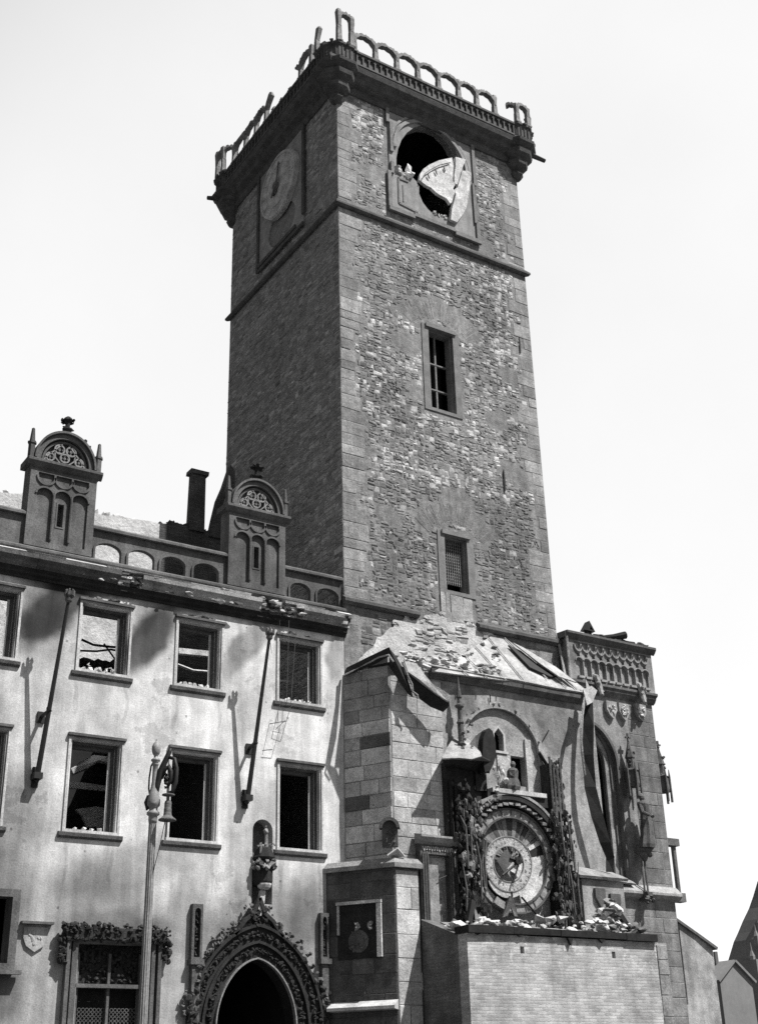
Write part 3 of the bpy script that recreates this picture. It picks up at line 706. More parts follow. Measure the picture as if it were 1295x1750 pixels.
wall_out = [(FX0, 0), (15.43, 0)] + list(reversed(portal_in[2:])) + [(17.89, 0), (FX1, 0), (FX1, 14.9), (FX0, 14.9)]
mb = MB(); mb.plate(wall_out, holes + [niche, orn, low], FY, FY + .55); mb.build('street_wall', 'plaster', hall)
# window surrounds in three steps, sills and crumbling heads
def window(x, z, k):
    x0, x1 = x; z0, z1 = z
    m_ = MB(); m_.plate(rect(x0, x1, z0 - .02, z1), [rect(x0 + .06, x1 - .06, z0 + .06, z1 - .07)], FY - .045, FY + .16)
    o = m_.build('window', 'frame', hall)
    m_ = MB(); m_.plate(rect(x0 - .03, x1 + .04, z1 + .001, z1 + .07), [], FY - .10, FY - .001)
    m_.plate(rect(x0 - .02, x1 + .02, z1 - .05, z1), [], FY - .075, FY - .046); m_.build('window_head', 'gable', o)
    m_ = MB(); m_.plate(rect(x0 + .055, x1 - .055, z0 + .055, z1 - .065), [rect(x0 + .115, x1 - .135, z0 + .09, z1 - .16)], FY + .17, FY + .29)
    m_.build('window_frame', 'gable', o)  # dark stone here paints in the shade of the reveal
    m_ = MB(); m_.plate(rect(x0 + .105, x1 - .105, z0 + .055, z1 - .105), [rect(x0 + .15, x1 - .24, z0 + .11, z1 - .25)], FY + .33, FY + .46)
    m_.build('window_casement', 'frame_dark', o)
    m_ = MB()
    for (dx, yy) in ((.085, .163), (.12, .3)): m_.box(x1 - dx - .022, x1 - dx, FY + yy - .03, FY + yy + .005, z0 + .09, z1 - .13)
    m_.build('jamb_bead', 'frame', o)
    m_ = MB(); m_.box(x1 - .31, x1 - .25, FY + .30, FY + .325, z0 + .1, z1 - .25); m_.build('casement_edge', 'frame', o)
    m_ = MB(); m_.sweep([(FY + .1, z0 + .01), (FY - .08, z0 - .02), (FY - .10, z0 - .04), (FY - .09, z0 - .12), (FY - .05, z0 - .16), (FY - .001, z0 - .17), (FY - .001, z0 - .03)], x0 - .1, x1 + .09)
    m_.build('window_sill', 'gallery', o)
    if z1 > 12 and k:
        m_ = MB(); c_ = (x0 + x1) / 2
        for q in range(4): m_.rock((c_ + rng.uniform(-.3, .35), FY - .06, z1 + .11), rng.uniform(.06, .13), sq=(1.8, .5, .7))
        m_.build('broken_keystone', 'gable', o)
    return o
for k, x in enumerate(UP): window(x, UZ, k)
for k, x in enumerate(MD): window(x, MZ, k)
m_ = MB(); m_.plate(rect(8.4, 10.12, 4.7, 6.6), [rect(8.62, 9.93, 4.88, 6.42)], FY - .08, FY + .2); o = m_.build('window', 'gable', hall)
m_ = MB(); m_.box(8.3, 10.25, FY - .25, FY - .081, 4.62, 4.72); m_.build('window_sill', 'gable', o)

# cornice: continuous dark mouldings with a broken upper bed
mb = MB(); mb.sweep([(FY - .001, 14.74), (FY - .07, 14.74), (FY - .07, 14.81), (FY - .14, 14.86), (FY - .14, 14.93), (FY - .2, 14.99), (FY - .001, 15.0)], FX0, 19.6); mb.build('cornice_moulding', 'soot', hall)
mb = MB(); x = FX0                                         # cyma stones, dark with soot on the left, partly shot away further right
while x < 19.64:
    whole = x < 11.6 or rng.random() < .24
    x1 = min(x + (rng.uniform(.8, 1.5) if whole else rng.uniform(.3, .7)), 19.66)
    t = rng.uniform(.35, .6) if x < 11.6 else rng.uniform(.7, 1.7)
    if whole:
        d = rng.uniform(-.015, .015)
        mb.sweep([(FY - .001, 15.001), (FY - .2, 15.001), (FY - .27 + d, 15.06), (FY - .29 + d, 15.15), (FY - .37 + d, 15.24), (FY - .38 + d, 15.36), (FY - .001, 15.36)], x + .004, x1 - .004, t)
    else:
        for r_ in range(4):
            z0_ = 15.005 + r_ * .092; xx = x
            while xx < x1 - .02:
                xe = min(xx + rng.uniform(.1, .34), x1); pr = .14 + r_ * .045 + rng.uniform(-.08, .10)
                mb.box(xx + .006, xe - .006, FY - pr, FY - .001, z0_, z0_ + rng.uniform(.07, .09), rng.choice((.25, .4, .6, .9, 1.2, 1.6, 2.2, 2.8)), .014); xx = xe
    x = x1
for k in range(90):
    x = rng.uniform(11.4, 19.5); mb.rock((x, FY - rng.uniform(.2, .34), rng.uniform(15.0, 15.42)), rng.uniform(.04, .11), rng.choice((.3, .5, .8, 1.2, 2.4)), (1.7, .8, .7))
x = FX0
while x < 19.64:                                           # weathered ledge on top
    x1 = min(x + rng.uniform(.5, 1.3), 19.66); d = rng.uniform(-.03, .03); dz = rng.uniform(-.03, .015)
    if x < 11.4 or rng.random() < .8: mb.sweep([(FY - .001, 15.365), (FY - .34 + d, 15.37), (FY - .36 + d, 15.42 + dz), (FY - .17, 15.50), (FY - .001, 15.505)], x + .004, x1 - .004, rng.uniform(1.3, 2.0) if x < 11.4 else rng.uniform(1.5, 3.2))
    x = x1
mb.build('cornice', 'cornice', hall)
mb = MB(); mb.sweep([(FY - .12, 15.51), (FY - .18, 15.56), (FY - .18, 15.62), (FY - .02, 15.72), (FY + .5, 15.72), (FY + .5, 15.51)], FX0, 19.56); mb.build('parapet_base', 'gable', hall)

# openwork parapet between the gables
AY0, AY1 = FY + .08, FY + .22
def parapet(x0, x1, ops):
    m_ = MB(); m_.plate(rect(x0, x1, 15.72, 16.62), [arch_pts(a, b, 15.75, 16.05, .24, 10) for a, b in ops], AY0, AY1)
    o = m_.build('parapet', 'gable', hall)
    m_ = MB(); m_.sweep([(AY0 - .12, 16.63), (AY0 - .12, 16.70), (AY0 - .02, 16.78), (AY1 + .05, 16.78), (AY1 + .05, 16.63)], x0, x1); m_.build('parapet_coping', 'gable', o)
    m_ = MB()
    for a, b in ops:
        P = arch_pts(a - .02, b + .02, 15.75, 16.05, .26, 12)
        m_.strip(P[2:], .03, AY0 - .05, AY0 - .001); m_.strip([(b + .02, 15.74), (b + .02, 16.05)], .03, AY0 - .05, AY0 - .001); m_.strip([(a - .02, 15.74), (a - .02, 16.05)], .03, AY0 - .05, AY0 - .001)
    m_.build('opening_moulding', 'gable', o)
parapet(11.24, 15.54, [(11.38, 12.18), (12.38, 13.20), (13.38, 14.18), (14.42, 15.26)])
parapet(17.44, 19.55, [(17.66, 18.40), (18.62, 19.42)])
parapet(FX0, 9.34, [(4.1, 5.0), (5.3, 6.2), (6.5, 7.4), (7.75, 8.65)])

def gable(x0):
    W_ = 1.94; x1 = x0 + W_; y0, y1 = FY - .06, FY + .55
    third = [(x0 + .2 + i * (W_ - .4) / 3, x0 + .2 + (i + 1) * (W_ - .4) / 3) for i in range(3)]
    hs = []
    for a, b in third:
        hs.append(arch_pts(a + .025, b - .02, 15.90, 17.36, .2, 8))
        n = 8; cx, ra = (a + b) / 2, (b - a) / 2 - .03
        hs.append([(cx + ra, 17.98), (cx - ra, 17.98)] + [(cx + ra * math.cos(R(180 + 180 * i / n)), 17.9 + .24 * math.sin(R(180 + 180 * i / n))) for i in range(n + 1)])
    m_ = MB(); m_.plate(rect(x0, x1, 15.725, 18.22), hs, y0, y0 + .07)
    o = m_.build('gable', 'gable', hall)
    mid = (third[1][0] + third[1][1]) / 2
    m_ = MB(); m_.plate(rect(x0 + .01, x1 - .01, 15.725, 18.21), [rect(mid - .09, mid + .08, 16.45, 17.15)], y0 + .071, y1); m_.build('gable_backing', 'gable', o)
    m_ = MB(); m_.plate(rect(mid - .13, mid + .12, 16.41, 17.19), [rect(mid - .09, mid + .08, 16.451, 17.149)], y0 + .055, y0 + .0705); m_.build('slit_window', 'gable', o)
    m_ = MB(); m_.box(mid - .3, mid + .3, y1 + .35, y1 + .4, 16.2, 16.85); m_.build('slit_shutter', 'soot', o)
    m_ = MB()
    for a, b in third[1:]: m_.tube([(a + .005, y0 - .02, 15.98), (a + .005, y0 - .02, 17.4)], .035, 6)
    for a, b in third:
        cx, ra = (a + b) / 2, (b - a) / 2
        m_.strip([(cx + ra * math.cos(R(t)), 17.32 + .22 * math.sin(R(t))) for t in range(0, 181, 15)], .028, y0 - .035, y0 - .001)
        m_.strip([(cx + ra * math.cos(R(t)), 17.88 + .26 * math.sin(R(t))) for t in range(180, 361, 15)], .028, y0 - .04, y0 - .001)
    m_.build('blind_tracery', 'gable', o)
    m_ = MB(); m_.sweep([(y0 - .002, 18.1), (y0 - .06, 18.14), (y0 - .14, 18.26), (y0 - .14, 18.33), (y0 - .02, 18.40), (y1 + .05, 18.40), (y1 + .05, 18.22), (y0 - .002, 18.22)], x0 - .12, x1 + .12); m_.build('gable_cornice', 'gable', o)
    cx = (x0 + x1) / 2; ra = W_ / 2 - .1
    m_ = MB()
    lun = [(cx + ra, 18.41), (cx - ra, 18.41)][::-1]
    m_.plate([(cx + ra * math.cos(R(t)), 18.405 + .98 * math.sin(R(t))) for t in range(0, 181, 10)], [], y0 + .22, y1)
    m_.arc((cx, 18.405), ra - .02, ra + .04, 0, 180, y0 - .06, y1 + .02, 28, 1, .98 / ra)
    m_.arc((cx, 18.405), ra - .16, ra - .03, 0, 180, y0 + .02, y0 + .3, 28, 1, .98 / ra)
    m_.arc((cx, 18.405), ra - .26, ra - .2, 0, 180, y0 + .10, y0 + .3, 28, 1, .98 / ra)
    m_.build('gable_lunette', 'gable', o)
    m_ = MB(); yt0, yt1 = y0 + .10, y0 + .17
    for (dx, dz, r) in ((-.17, .45, .15), (.17, .45, .15), (0, .2, .14), (-.43, .16, .13), (.43, .16, .13)):
        m_.arc((cx + dx, 18.43 + dz), r - .03, r + .012, 0, 360, yt0, yt1, 18)
        for k in range(4):
            a = R(45 + 90 * k); m_.arc((cx + dx + r * .55 * math.cos(a), 18.43 + dz + r * .55 * math.sin(a)), r * .33, r * .48, 0, 360, yt0 + .01, yt1 - .01, 10)
    for sg in (-1, 1):
        m_.strip([(cx + sg * .62, 18.42), (cx + sg * .5, 18.62), (cx + sg * .33, 18.8), (cx + sg * .1, 19.08)], .02, yt0, yt1)
        m_.strip([(cx + sg * .1, 18.42), (cx + sg * .28, 18.6), (cx + sg * .3, 18.75)], .018, yt0, yt1)
    m_.build('fan_tracery', 'gallery_pale', o)
    for sx in (x0 - .02, x1 + .02):
        m_ = MB(); m_.lathe([(.10, 0), (.10, .42), (.13, .44), (.13, .5), (.085, .52), (.05, .9), (.05, .92), (.02, .95)], (sx, y0 + .08, 18.4), 6); m_.build('pinnacle', 'gable', o)
    m_ = MB(); m_.lathe([(.1, 0), (.09, .12), (.15, .18), (.15, .22), (.07, .26), (.08, .42), (.16, .5), (.1, .58), (.05, .62)], (cx, y0 + .12, 19.38), 8)
    for k in range(12): a = rng.uniform(0, 6.28); m_.rock((cx + .17 * math.cos(a), y0 + .12 + .14 * math.sin(a), 19.38 + rng.choice((.2, .47, .5, .54))), rng.uniform(.05, .09))
    m_.build('finial', 'soot', o)
    for t in (35, 22):
        m_ = MB(); m_.rock((cx + (ra + .06) * math.cos(R(t + 20)), y0, 18.45 + 1.02 * math.sin(R(t + 20))), .06); m_.build('crocket', 'soot', o)
gable(9.32); gable(15.50)

# interior: floors, partitions, back wall; upper slab and partition shaped to keep windows dark
for (xa, xb, za) in ((13.8, 19.5, 11.45), (FX0, 19.5, 7.2)):
    mb = MB(); mb.box(xa, xb, FY + .56, 37.69, za, za + .3); mb.build('floor_slab', 'dark_room', hall)
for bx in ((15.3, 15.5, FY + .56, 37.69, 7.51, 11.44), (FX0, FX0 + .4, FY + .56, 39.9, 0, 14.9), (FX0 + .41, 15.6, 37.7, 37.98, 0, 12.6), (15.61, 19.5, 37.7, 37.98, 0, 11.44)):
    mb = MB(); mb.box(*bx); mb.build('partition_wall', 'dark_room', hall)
mb = MB(); mb.plate(ragged(FX0 + .41, 15.64, 19.95, .1, .35, 12.61), [], 37.7, 38.1)
for k in range(50):
    x = rng.uniform(9, 15.6); mb.rock((x, 37.85, 19.95 + rng.uniform(-.1, .1)), rng.uniform(.08, .2))
mb.build('ruined_rear_wall', 'ruin_plaster', hall)
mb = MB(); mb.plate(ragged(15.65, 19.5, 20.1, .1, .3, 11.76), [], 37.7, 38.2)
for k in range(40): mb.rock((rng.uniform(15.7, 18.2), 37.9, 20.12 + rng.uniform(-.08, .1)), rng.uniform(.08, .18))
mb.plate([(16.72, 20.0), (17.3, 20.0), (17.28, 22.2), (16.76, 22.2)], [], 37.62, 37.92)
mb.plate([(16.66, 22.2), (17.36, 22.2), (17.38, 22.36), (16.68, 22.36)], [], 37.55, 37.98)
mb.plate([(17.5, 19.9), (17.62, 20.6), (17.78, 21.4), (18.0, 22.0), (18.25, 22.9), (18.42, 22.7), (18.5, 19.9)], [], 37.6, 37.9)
mb.build('chimney_wall', 'brick_shaded', hall)  # rear wall continues here; the tower's shadow on it is coloured in

# stacked portal with foliage, niche over its tip
PX, PZ = 16.66, 3.5
def pt(a, h, t, pw=.12):      # pointed arch offset curve, half-width a, rise h, angle t
    x = math.cos(t); z = math.sin(t) * (1 - pw) + (1 - abs(x)) * pw
    return (PX + a * x, PZ + h * z)
def band(mb, a0, h0, a1, h1, y0, y1, n=36):
    V, F = [], []
    I = [pt(a0, h0, math.pi * i / n) for i in range(n + 1)]; O = [pt(a1, h1, math.pi * i / n) for i in range(n + 1)]
    I = [(I[0][0], 0)] + I + [(I[-1][0], 0)]; O = [(O[0][0], 0)] + O + [(O[-1][0], 0)]
    for (p, q) in zip(I, O): V += [(p[0], y0, p[1]), (q[0], y0, q[1]), (q[0], y1, q[1]), (p[0], y1, p[1])]
    for i in range(len(I) - 1):
        for k in range(4): F.append((i * 4 + k, i * 4 + (k + 1) % 4, (i + 1) * 4 + (k + 1) % 4, (i + 1) * 4 + k))
    F += [(0, 1, 2, 3), tuple((len(I) - 1) * 4 + k for k in (3, 2, 1, 0))]
    mb.raw(V, F)
mb = MB(); band(mb, 1.165, 1.68, 1.20, 1.72, FY - .14, FY + .0); por = mb.build('portal', 'gallery_pale', hall)
mb = MB(); band(mb, 1.172, 1.69, 1.53, 2.08, FY + .002, FY + .5)
band(mb, 1.203, 1.723, 1.53, 2.08, FY - .05, FY + .001); mb.build('portal_inner_band', 'soot', por)
mb = MB(); band(mb, 1.53, 2.08, 1.60, 2.15, FY - .16, FY - .01); mb.build('portal_roll_moulding', 'soot', por)
mb = MB(); band(mb, 1.605, 2.155, 1.92, 2.50, FY - .10, FY - .003); mb.build('portal_outer_band', 'soot', por)
mb = MB(); band(mb, 1.92, 2.50, 1.99, 2.58, FY - .2, FY - .003)
mb.strip([pt(1.95, 2.55, R(68)), (PX + .42, 6.16), (PX + .18, 6.34), (PX + .06, 6.62), (PX, 6.75)], .05, FY - .2, FY - .01); mb.strip([pt(1.95, 2.55, R(112)), (PX - .42, 6.16), (PX - .18, 6.34), (PX - .06, 6.62), (PX, 6.75)], .05, FY - .2, FY - .01)
mb.plate([(PX - .45, 6.1), (PX + .45, 6.1), (PX + .16, 6.36), (PX, 6.7), (PX - .16, 6.36)], [], FY - .12, FY - .004)
mb.build('portal_ogee_moulding', 'soot', por)
mb = MB()
for (a, h, y) in ((1.385, 1.92, -.08), (1.77, 2.33, -.13)):
    for i in range(170):
        t = math.pi * i / 169; x, z = pt(a + rng.uniform(-.06, .06), h + rng.uniform(-.06, .06), t); mb.rock((x, FY + y, z), rng.uniform(.03, .085), sub=1)
    for i in range(34):
        for sg in (-1, 1): mb.rock((PX + sg * (a + rng.uniform(-.06, .06)), FY + y, rng.uniform(1.2, 3.5)), rng.uniform(.05, .10))
for k in range(26): mb.rock((PX + rng.uniform(-.3, .3), FY - .16, 6.0 + rng.uniform(0, .5) * .9), rng.uniform(.05, .1))
mb.build('portal_foliage', 'soot', por)
for i in range(9):
    for sg in (-1, 1):
        t = R(90 - sg * (9 + i * 9.0)); x, z = pt(2.06, 2.68, t); mb = MB()
        if i == 0: x, z = PX + sg * .3, 6.42
        for k in range(9): mb.rock((x + rng.uniform(-.13, .13), FY - .14 + rng.uniform(-.06, .06), z + rng.uniform(-.1, .12)), rng.uniform(.04, .10))
        mb.build('portal_crocket', 'gallery', por)
for (x0, x1, zb, zt) in ((14.70, 15.0, 5.12, 6.5), (18.58, 18.84, 5.25, 6.46)):
    m_ = MB(); m_.plate(rect(x0, x1, zb, zt), [arch_pts(x0 + .07, x1 - .06, zb + .05, zt - .2, .1, 8)], FY - .16, FY - .003)
    m_.box(x0 - .04, x1 + .04, FY - .24, FY - .002, zb - .14, zb - .005); m_.box(x0 + .03, x1 - .03, FY - .18, FY - .002, 0, zb - .145)
    o = m_.build('portal_pilaster', 'gallery', por)
    m_ = MB(); m_.box(x0 + .071, x1 - .061, FY - .03, FY - .004, zb + .051, zt - .15)
    for k in range(14): m_.rock(((x0 + x1) / 2 + rng.uniform(-.03, .03), FY - .08, zb + .1 + k * (zt - zb - .35) / 13), rng.uniform(.05, .08))
    m_.build('pilaster_carving', 'soot', o)
    m_ = MB()
    for k in range(60): m_.rock(((x0 + x1) / 2 + rng.uniform(-.2, .2), FY - .16, zb - .75 - k * .037), rng.uniform(.06, .13))
    m_.build('pilaster_foliage', 'soot', o)
m_ = MB(); m_.box(PX - 1.6, PX - 1.2, FY + .56, FY + 6, 0, 7.15); m_.box(PX + 1.2, PX + 1.6, FY + .56, FY + 6, 0, 7.15); m_.build('portal_passage', 'dark_room', por)
# niche with canopy and corbel
m_ = MB(); m_.plate(rect(16.3, 17.33, 6.5, 9.05), [], FY + .42, FY + .5); nic = m_.build('niche', 'gable', hall)
m_ = MB(); m_.strip([(16.66, 6.3), (16.74, 6.6), (16.78, 6.95)], .07, FY - .16, FY - .02); m_.lathe([(.1, 0), (.17, .05), (.2, .12), (.2, .16), (.05, .17)], (16.82, FY - .12, 6.98), 10); m_.build('niche_corbel', 'frame', nic)
m_ = MB(); m_.lathe([(.26, 0), (.3, .1), (.3, .62), (.25, .7)], (16.82, FY - .0, 7.1), 8); m_.lathe([(.3, 0), (.33, .06), (.24, .3), (.2, .34)], (16.83, FY - .05, 7.78), 8); m_.build('niche_canopy', 'soot', nic)
m_ = MB()
for k in range(26): a = rng.uniform(0, 6.28); m_.rock((16.82 + .3 * math.cos(a), FY - .05 - .3 * abs(math.sin(a)), 7.62 + rng.uniform(-.09, .12)), rng.uniform(.06, .11))
for k in range(8): m_.rock((16.6 + k * .065, FY - .2, 8.14 + .05 * (k % 2)), .06)
for sg in (-1, 1): m_.tube([(16.82 + sg * .2, FY - .24, 7.75), (16.82 + sg * .17, FY - .22, 8.15)], .03, 6)
m_.tube([(16.82, FY - .2, 8.1), (16.82, FY - .2, 8.5), (16.82, FY - .2, 8.62)], [.05, .04, .02], 6); m_.rock((16.82, FY - .2, 8.55), .09); m_.rock((16.82, FY - .2, 8.66), .05)
m_.build('niche_crown', 'gallery_pale', nic)
# shield relief
sh = [(10.28, 5.74), (10.88, 5.74), (10.88, 5.48), (10.8, 5.3), (10.58, 5.16), (10.36, 5.3), (10.28, 5.48)]
m_ = MB(); m_.plate(sh, [], FY - .06, FY - .002); o = m_.build('shield_relief', 'plaster', hall)
m_ = MB(); m_.box(10.18, 10.98, FY - .2, FY - .003, 5.80, 5.86); m_.build('shield_hood', 'gable', o)
m_ = MB()
for k in range(10): m_.rock((10.58 + rng.uniform(-.16, .16), FY - .062, 5.5 + rng.uniform(-.18, .16)), rng.uniform(.03, .07), sq=(1, .35, 1.2))
m_.build('shield_carving', 'plaster', o)

# ornate ground-floor window
m_ = MB(); m_.box(11.3, 13.98, FY - .24, FY - .002, 5.50, 5.78); ow = m_.build('ornate_window', 'soot', hall)
m_ = MB()
for k in range(260): m_.rock((rng.uniform(11.2, 14.05), FY - .24 + rng.uniform(-.06, .1), rng.uniform(5.46, 5.86)), rng.uniform(.03, .09))
for sg, xx in ((-1, 11.25), (1, 14.0)):
    for k in range(26): m_.rock((xx + rng.uniform(-.08, .08), FY - .16, rng.uniform(4.9, 5.55)), rng.uniform(.06, .11))
m_.build('frieze_carving', 'soot', ow)
m_ = MB()
for (a, b) in ((11.36, 11.46), (11.52, 11.66), (13.46, 13.56), (13.62, 13.72), (13.78, 13.88)): m_.box(a, b, FY - .18 + (.05 if a in (11.52, 13.62) else 0), FY - .001, 2.0, 5.49)
m_.box(11.3, 13.9, FY - .2, FY - .19, 5.44, 5.49)
m_.build('window_pilaster', 'gable', ow)
m_ = MB()
for (a, b) in ((11.72, 11.80), (12.56, 12.63), (13.40, 13.48)): m_.box(a, b, FY + .1, FY + .22, 2.2, 5.2)
m_.box(11.6, 13.52, FY + .0, FY + .24, 4.38, 4.47); m_.build('window_mullion', 'gable', ow)
m_ = MB()
for x in (11.95, 12.15, 12.33): m_.lathe([(.05, 0), (.04, .2), (.01, .3)], (x, FY + .18, 5.0), 6)
for k in range(150): m_.rock((rng.uniform(11.82, 13.38), FY + .2, rng.uniform(4.5, 5.4)), rng.uniform(.03, .08))
for k in range(18): m_.rock((rng.uniform(12.75, 13.1), FY + .16, rng.uniform(5.0, 5.25)), rng.uniform(.04, .09))
m_.box(11.8, 13.4, FY + .24, FY + .28, 4.48, 5.42); m_.build('heraldic_panel', 'soot', ow)
for x0 in (11.86, 12.7):
    m_ = MB()
    for i in range(7):
        for j in range(10): m_.arc((x0 + .05 + i * .1, 3.88 - j * .1), .036, .05, 0, 360, FY + .2, FY + .22, 8)
    m_.build('lattice_grille', 'gable', ow)
m_ = MB(); m_.box(11.6, 13.6, FY + .45, FY + .5, 2.0, 5.45); m_.build('dark_backing', 'dark_room', ow)  # near-black board, stands in for the shade behind the lattice

# things lying in the upper windows: rubble on the sills, hanging cables, fallen beams
for (x, z, n) in ((UP[1], UZ, 8), (UP[2], UZ, 9), (UP[3], UZ, 8), (MD[1], MZ, 5), (UP[0], UZ, 4)):
    for k in range(n):
        m_ = MB(); xx = rng.uniform(x[0] + .25, x[1] - .3); m_.rock((xx, FY + .05 + rng.uniform(-.08, .1), z[0] + .10), rng.uniform(.05, .10), rng.uniform(.8, 1.3))
        floor_ = 'upper' if z is UZ else 'lower'
        tag(m_.build('rubble_stone', 'rubble_piece'), 'small pale lump of rubble lying on an %s window sill of the town hall' % floor_, 'rubble', 'rubble lumps on the %s window sills' % floor_)
def cable(pts, r, label, mat='char', name='hanging_cable'):
    m_ = MB(); m_.tube(pts, r, 6); return tag(m_.build(name, mat), label, 'cable')
cable([at3(140, 1093, 33.2), at3(160, 1102, 33.2), at3(185, 1105, 33.2), at3(222, 1108, 33.2)], .035, 'upper dark cable sagging inside the window with the bright wall behind')
cable([at3(138, 1112, 33.3), at3(165, 1113, 33.3), at3(190, 1110, 33.3), at3(222, 1116, 33.3)], .03, 'lower dark cable sagging inside the window with the bright wall behind')
cable([at3(178, 1100, 33.1), at3(198, 1128, 33.1), at3(205, 1140, 33.1)], .025, 'short broken wire dangling below the cables in the bright window')
def beam(a, b, w_, label, mat, name='fallen_beam', cat='beam'):
    m_ = MB(); d = (b - a); 
    q = d.cross(Vector((0, 1, 0))).normalized() * w_; y = Vector((0, w_, 0))
    m_.hexa([a - q - y, a + q - y, a + q + y, a - q + y, b - q - y, b + q - y, b + q + y, b - q + y]); return tag(m_.build(name, mat), label, cat)
m_ = MB()
for k in range(26): m_.rock(at3(rng.uniform(140, 215), rng.uniform(1130, 1150), 33.6) + Vector((0, rng.uniform(-.2, .2), 0)), rng.uniform(.08, .22), sq=(1.4, 1, .8))
tag(m_.build('burnt_debris', 'char'), 'dark burnt heap at the bottom of the window with the bright wall behind', 'debris', kind='stuff')
beam(at3(304, 1113, 36), at3(376, 1120, 36), .09, 'straight pale beam across the upper window above the street lamp', 'plaster_bare')
cable([at3(304, 1136, 35.5), at3(330, 1146, 35.5), at3(355, 1148, 35.5), at3(368, 1143, 35.5)], .045, 'pale curved pipe sagging below the straight beam in the upper window', 'plaster_bare', 'bent_pipe')
cable([at3(478, 1163, 33.2), at3(505, 1166, 33.2), at3(530, 1168, 33.2)], .03, 'pale thin bar across the upper window above the wire ladder', 'frame', 'thin_bar')
m_ = MB(); m_.sheet([at3(122, 1313, 36), at3(140, 1300, 36), at3(160, 1290, 36.2), at3(185, 1293, 36.2), at3(187, 1303, 36.1), at3(170, 1299, 36), at3(150, 1312, 36), at3(126, 1322, 36)], .12)
tag(m_.build('fallen_vault_piece', 'ruin_plaster'), 'pale arched piece of fallen vault hanging inside the debris filled window', 'debris')
m_ = MB(); m_.sheet([at3(118, 1335, 37.2), at3(150, 1338, 37.2), at3(195, 1345, 37.2), at3(196, 1353, 37.2), at3(140, 1348, 37.2), at3(118, 1347, 37.2)], .12)
tag(m_.build('fallen_vault_piece', 'ruin_plaster'), 'narrow pale ledge running across the debris filled window', 'debris')
m_ = MB(); m_.sheet([at3(130, 1383, 37), at3(165, 1378, 37), at3(195, 1384, 37), at3(197, 1412, 37), at3(150, 1414, 37), at3(142, 1395, 37)], .12)
tag(m_.build('fallen_vault_piece', 'ruin_plaster'), 'broad grey slab lying lowest in the debris filled window', 'debris')
beam(at3(300, 1310, 36), at3(370, 1345, 36.4), .12, 'charred beam fallen aslant in the dark window behind the street lamp', 'frame_dark')

# iron flagpoles with their wall brackets
def flagpole(base, tip, strut_t, strut_wall, label):
    B = at3(*base, FY - .22); T = at3(*tip, FY - .97)
    t = thing('flagpole', label, 'flagpole', B, 'iron flagpoles on the town hall wall')
    m_ = MB(); m_.tube([B + (B - T) * .03, B + (T - B) * .5, T], [.075, .06, .045], 8); m_.build('pole', 'iron', t)
    m_ = MB(); d = (T - B).normalized(); a = T
    m_.tube([a, a + d * .06, a + d * .12, a + d * .16], [.05, .10, .10, .04], 8)
    for k in range(6):
        an = k * math.pi / 3; o = Vector((math.cos(an), math.sin(an), 0)) * .11
        m_.tube([a + d * .1, a + d * .2 + o, a + d * .33 + o * .95, a + d * .36 + o * .7], [.03, .045, .035, .015], 5)
    m_.tube([a + d * .1, a + d * .33], [.03, .02], 5)
    m_.build('pole_finial', 'gable', t)
    P = B + (T - B) * strut_t; Wp = at3(*strut_wall, FY)
    m_ = MB(); m_.tube([P, Wp], .05, 6); m_.rock(P, .10); m_.box(Wp.x - .1, Wp.x + .1, FY - .06, FY - .002, Wp.z - .16, Wp.z + .14); m_.build('bracket', 'iron', t)
    m_ = MB(); m_.box(B.x - .11, B.x + .11, FY - .32, FY - .002, B.z - .14, B.z + .02); m_.box(B.x - .08, B.x + .08, FY - .08, FY - .001, B.z - .32, B.z + .2); m_.rock((B.x, FY - .2, B.z - .17), .09); m_.build('foot_bracket', 'iron', t)
flagpole((65, 1322), (117, 1030), .36, (70, 1226), 'black iron flagpole whose foot stands beside the debris filled window')
flagpole((424, 1360), (460, 1094), .335, (425, 1280), 'black iron flagpole standing out from the wall above the portal')

# twisted wire ladder hanging below the right upper window
m_ = MB()
for a, b in (((478, 1205), (464, 1262)), ((497, 1207), (479, 1268)), ((466, 1250), (481, 1253)), ((464, 1262), (479, 1268)), ((478, 1205), (505, 1205)), ((488, 1215), (502, 1204)), ((494, 1060), (490, 1205)), ((506, 1075), (497, 1208)), ((478, 1060), (479, 1090))):
    m_.tube([at3(*a, FY - .28), at3(*b, FY - .24)], .008, 5)
tag(m_.build('wire_ladder', 'gallery'), 'bent wire ladder hanging below the upper window nearest the tower', 'ladder')

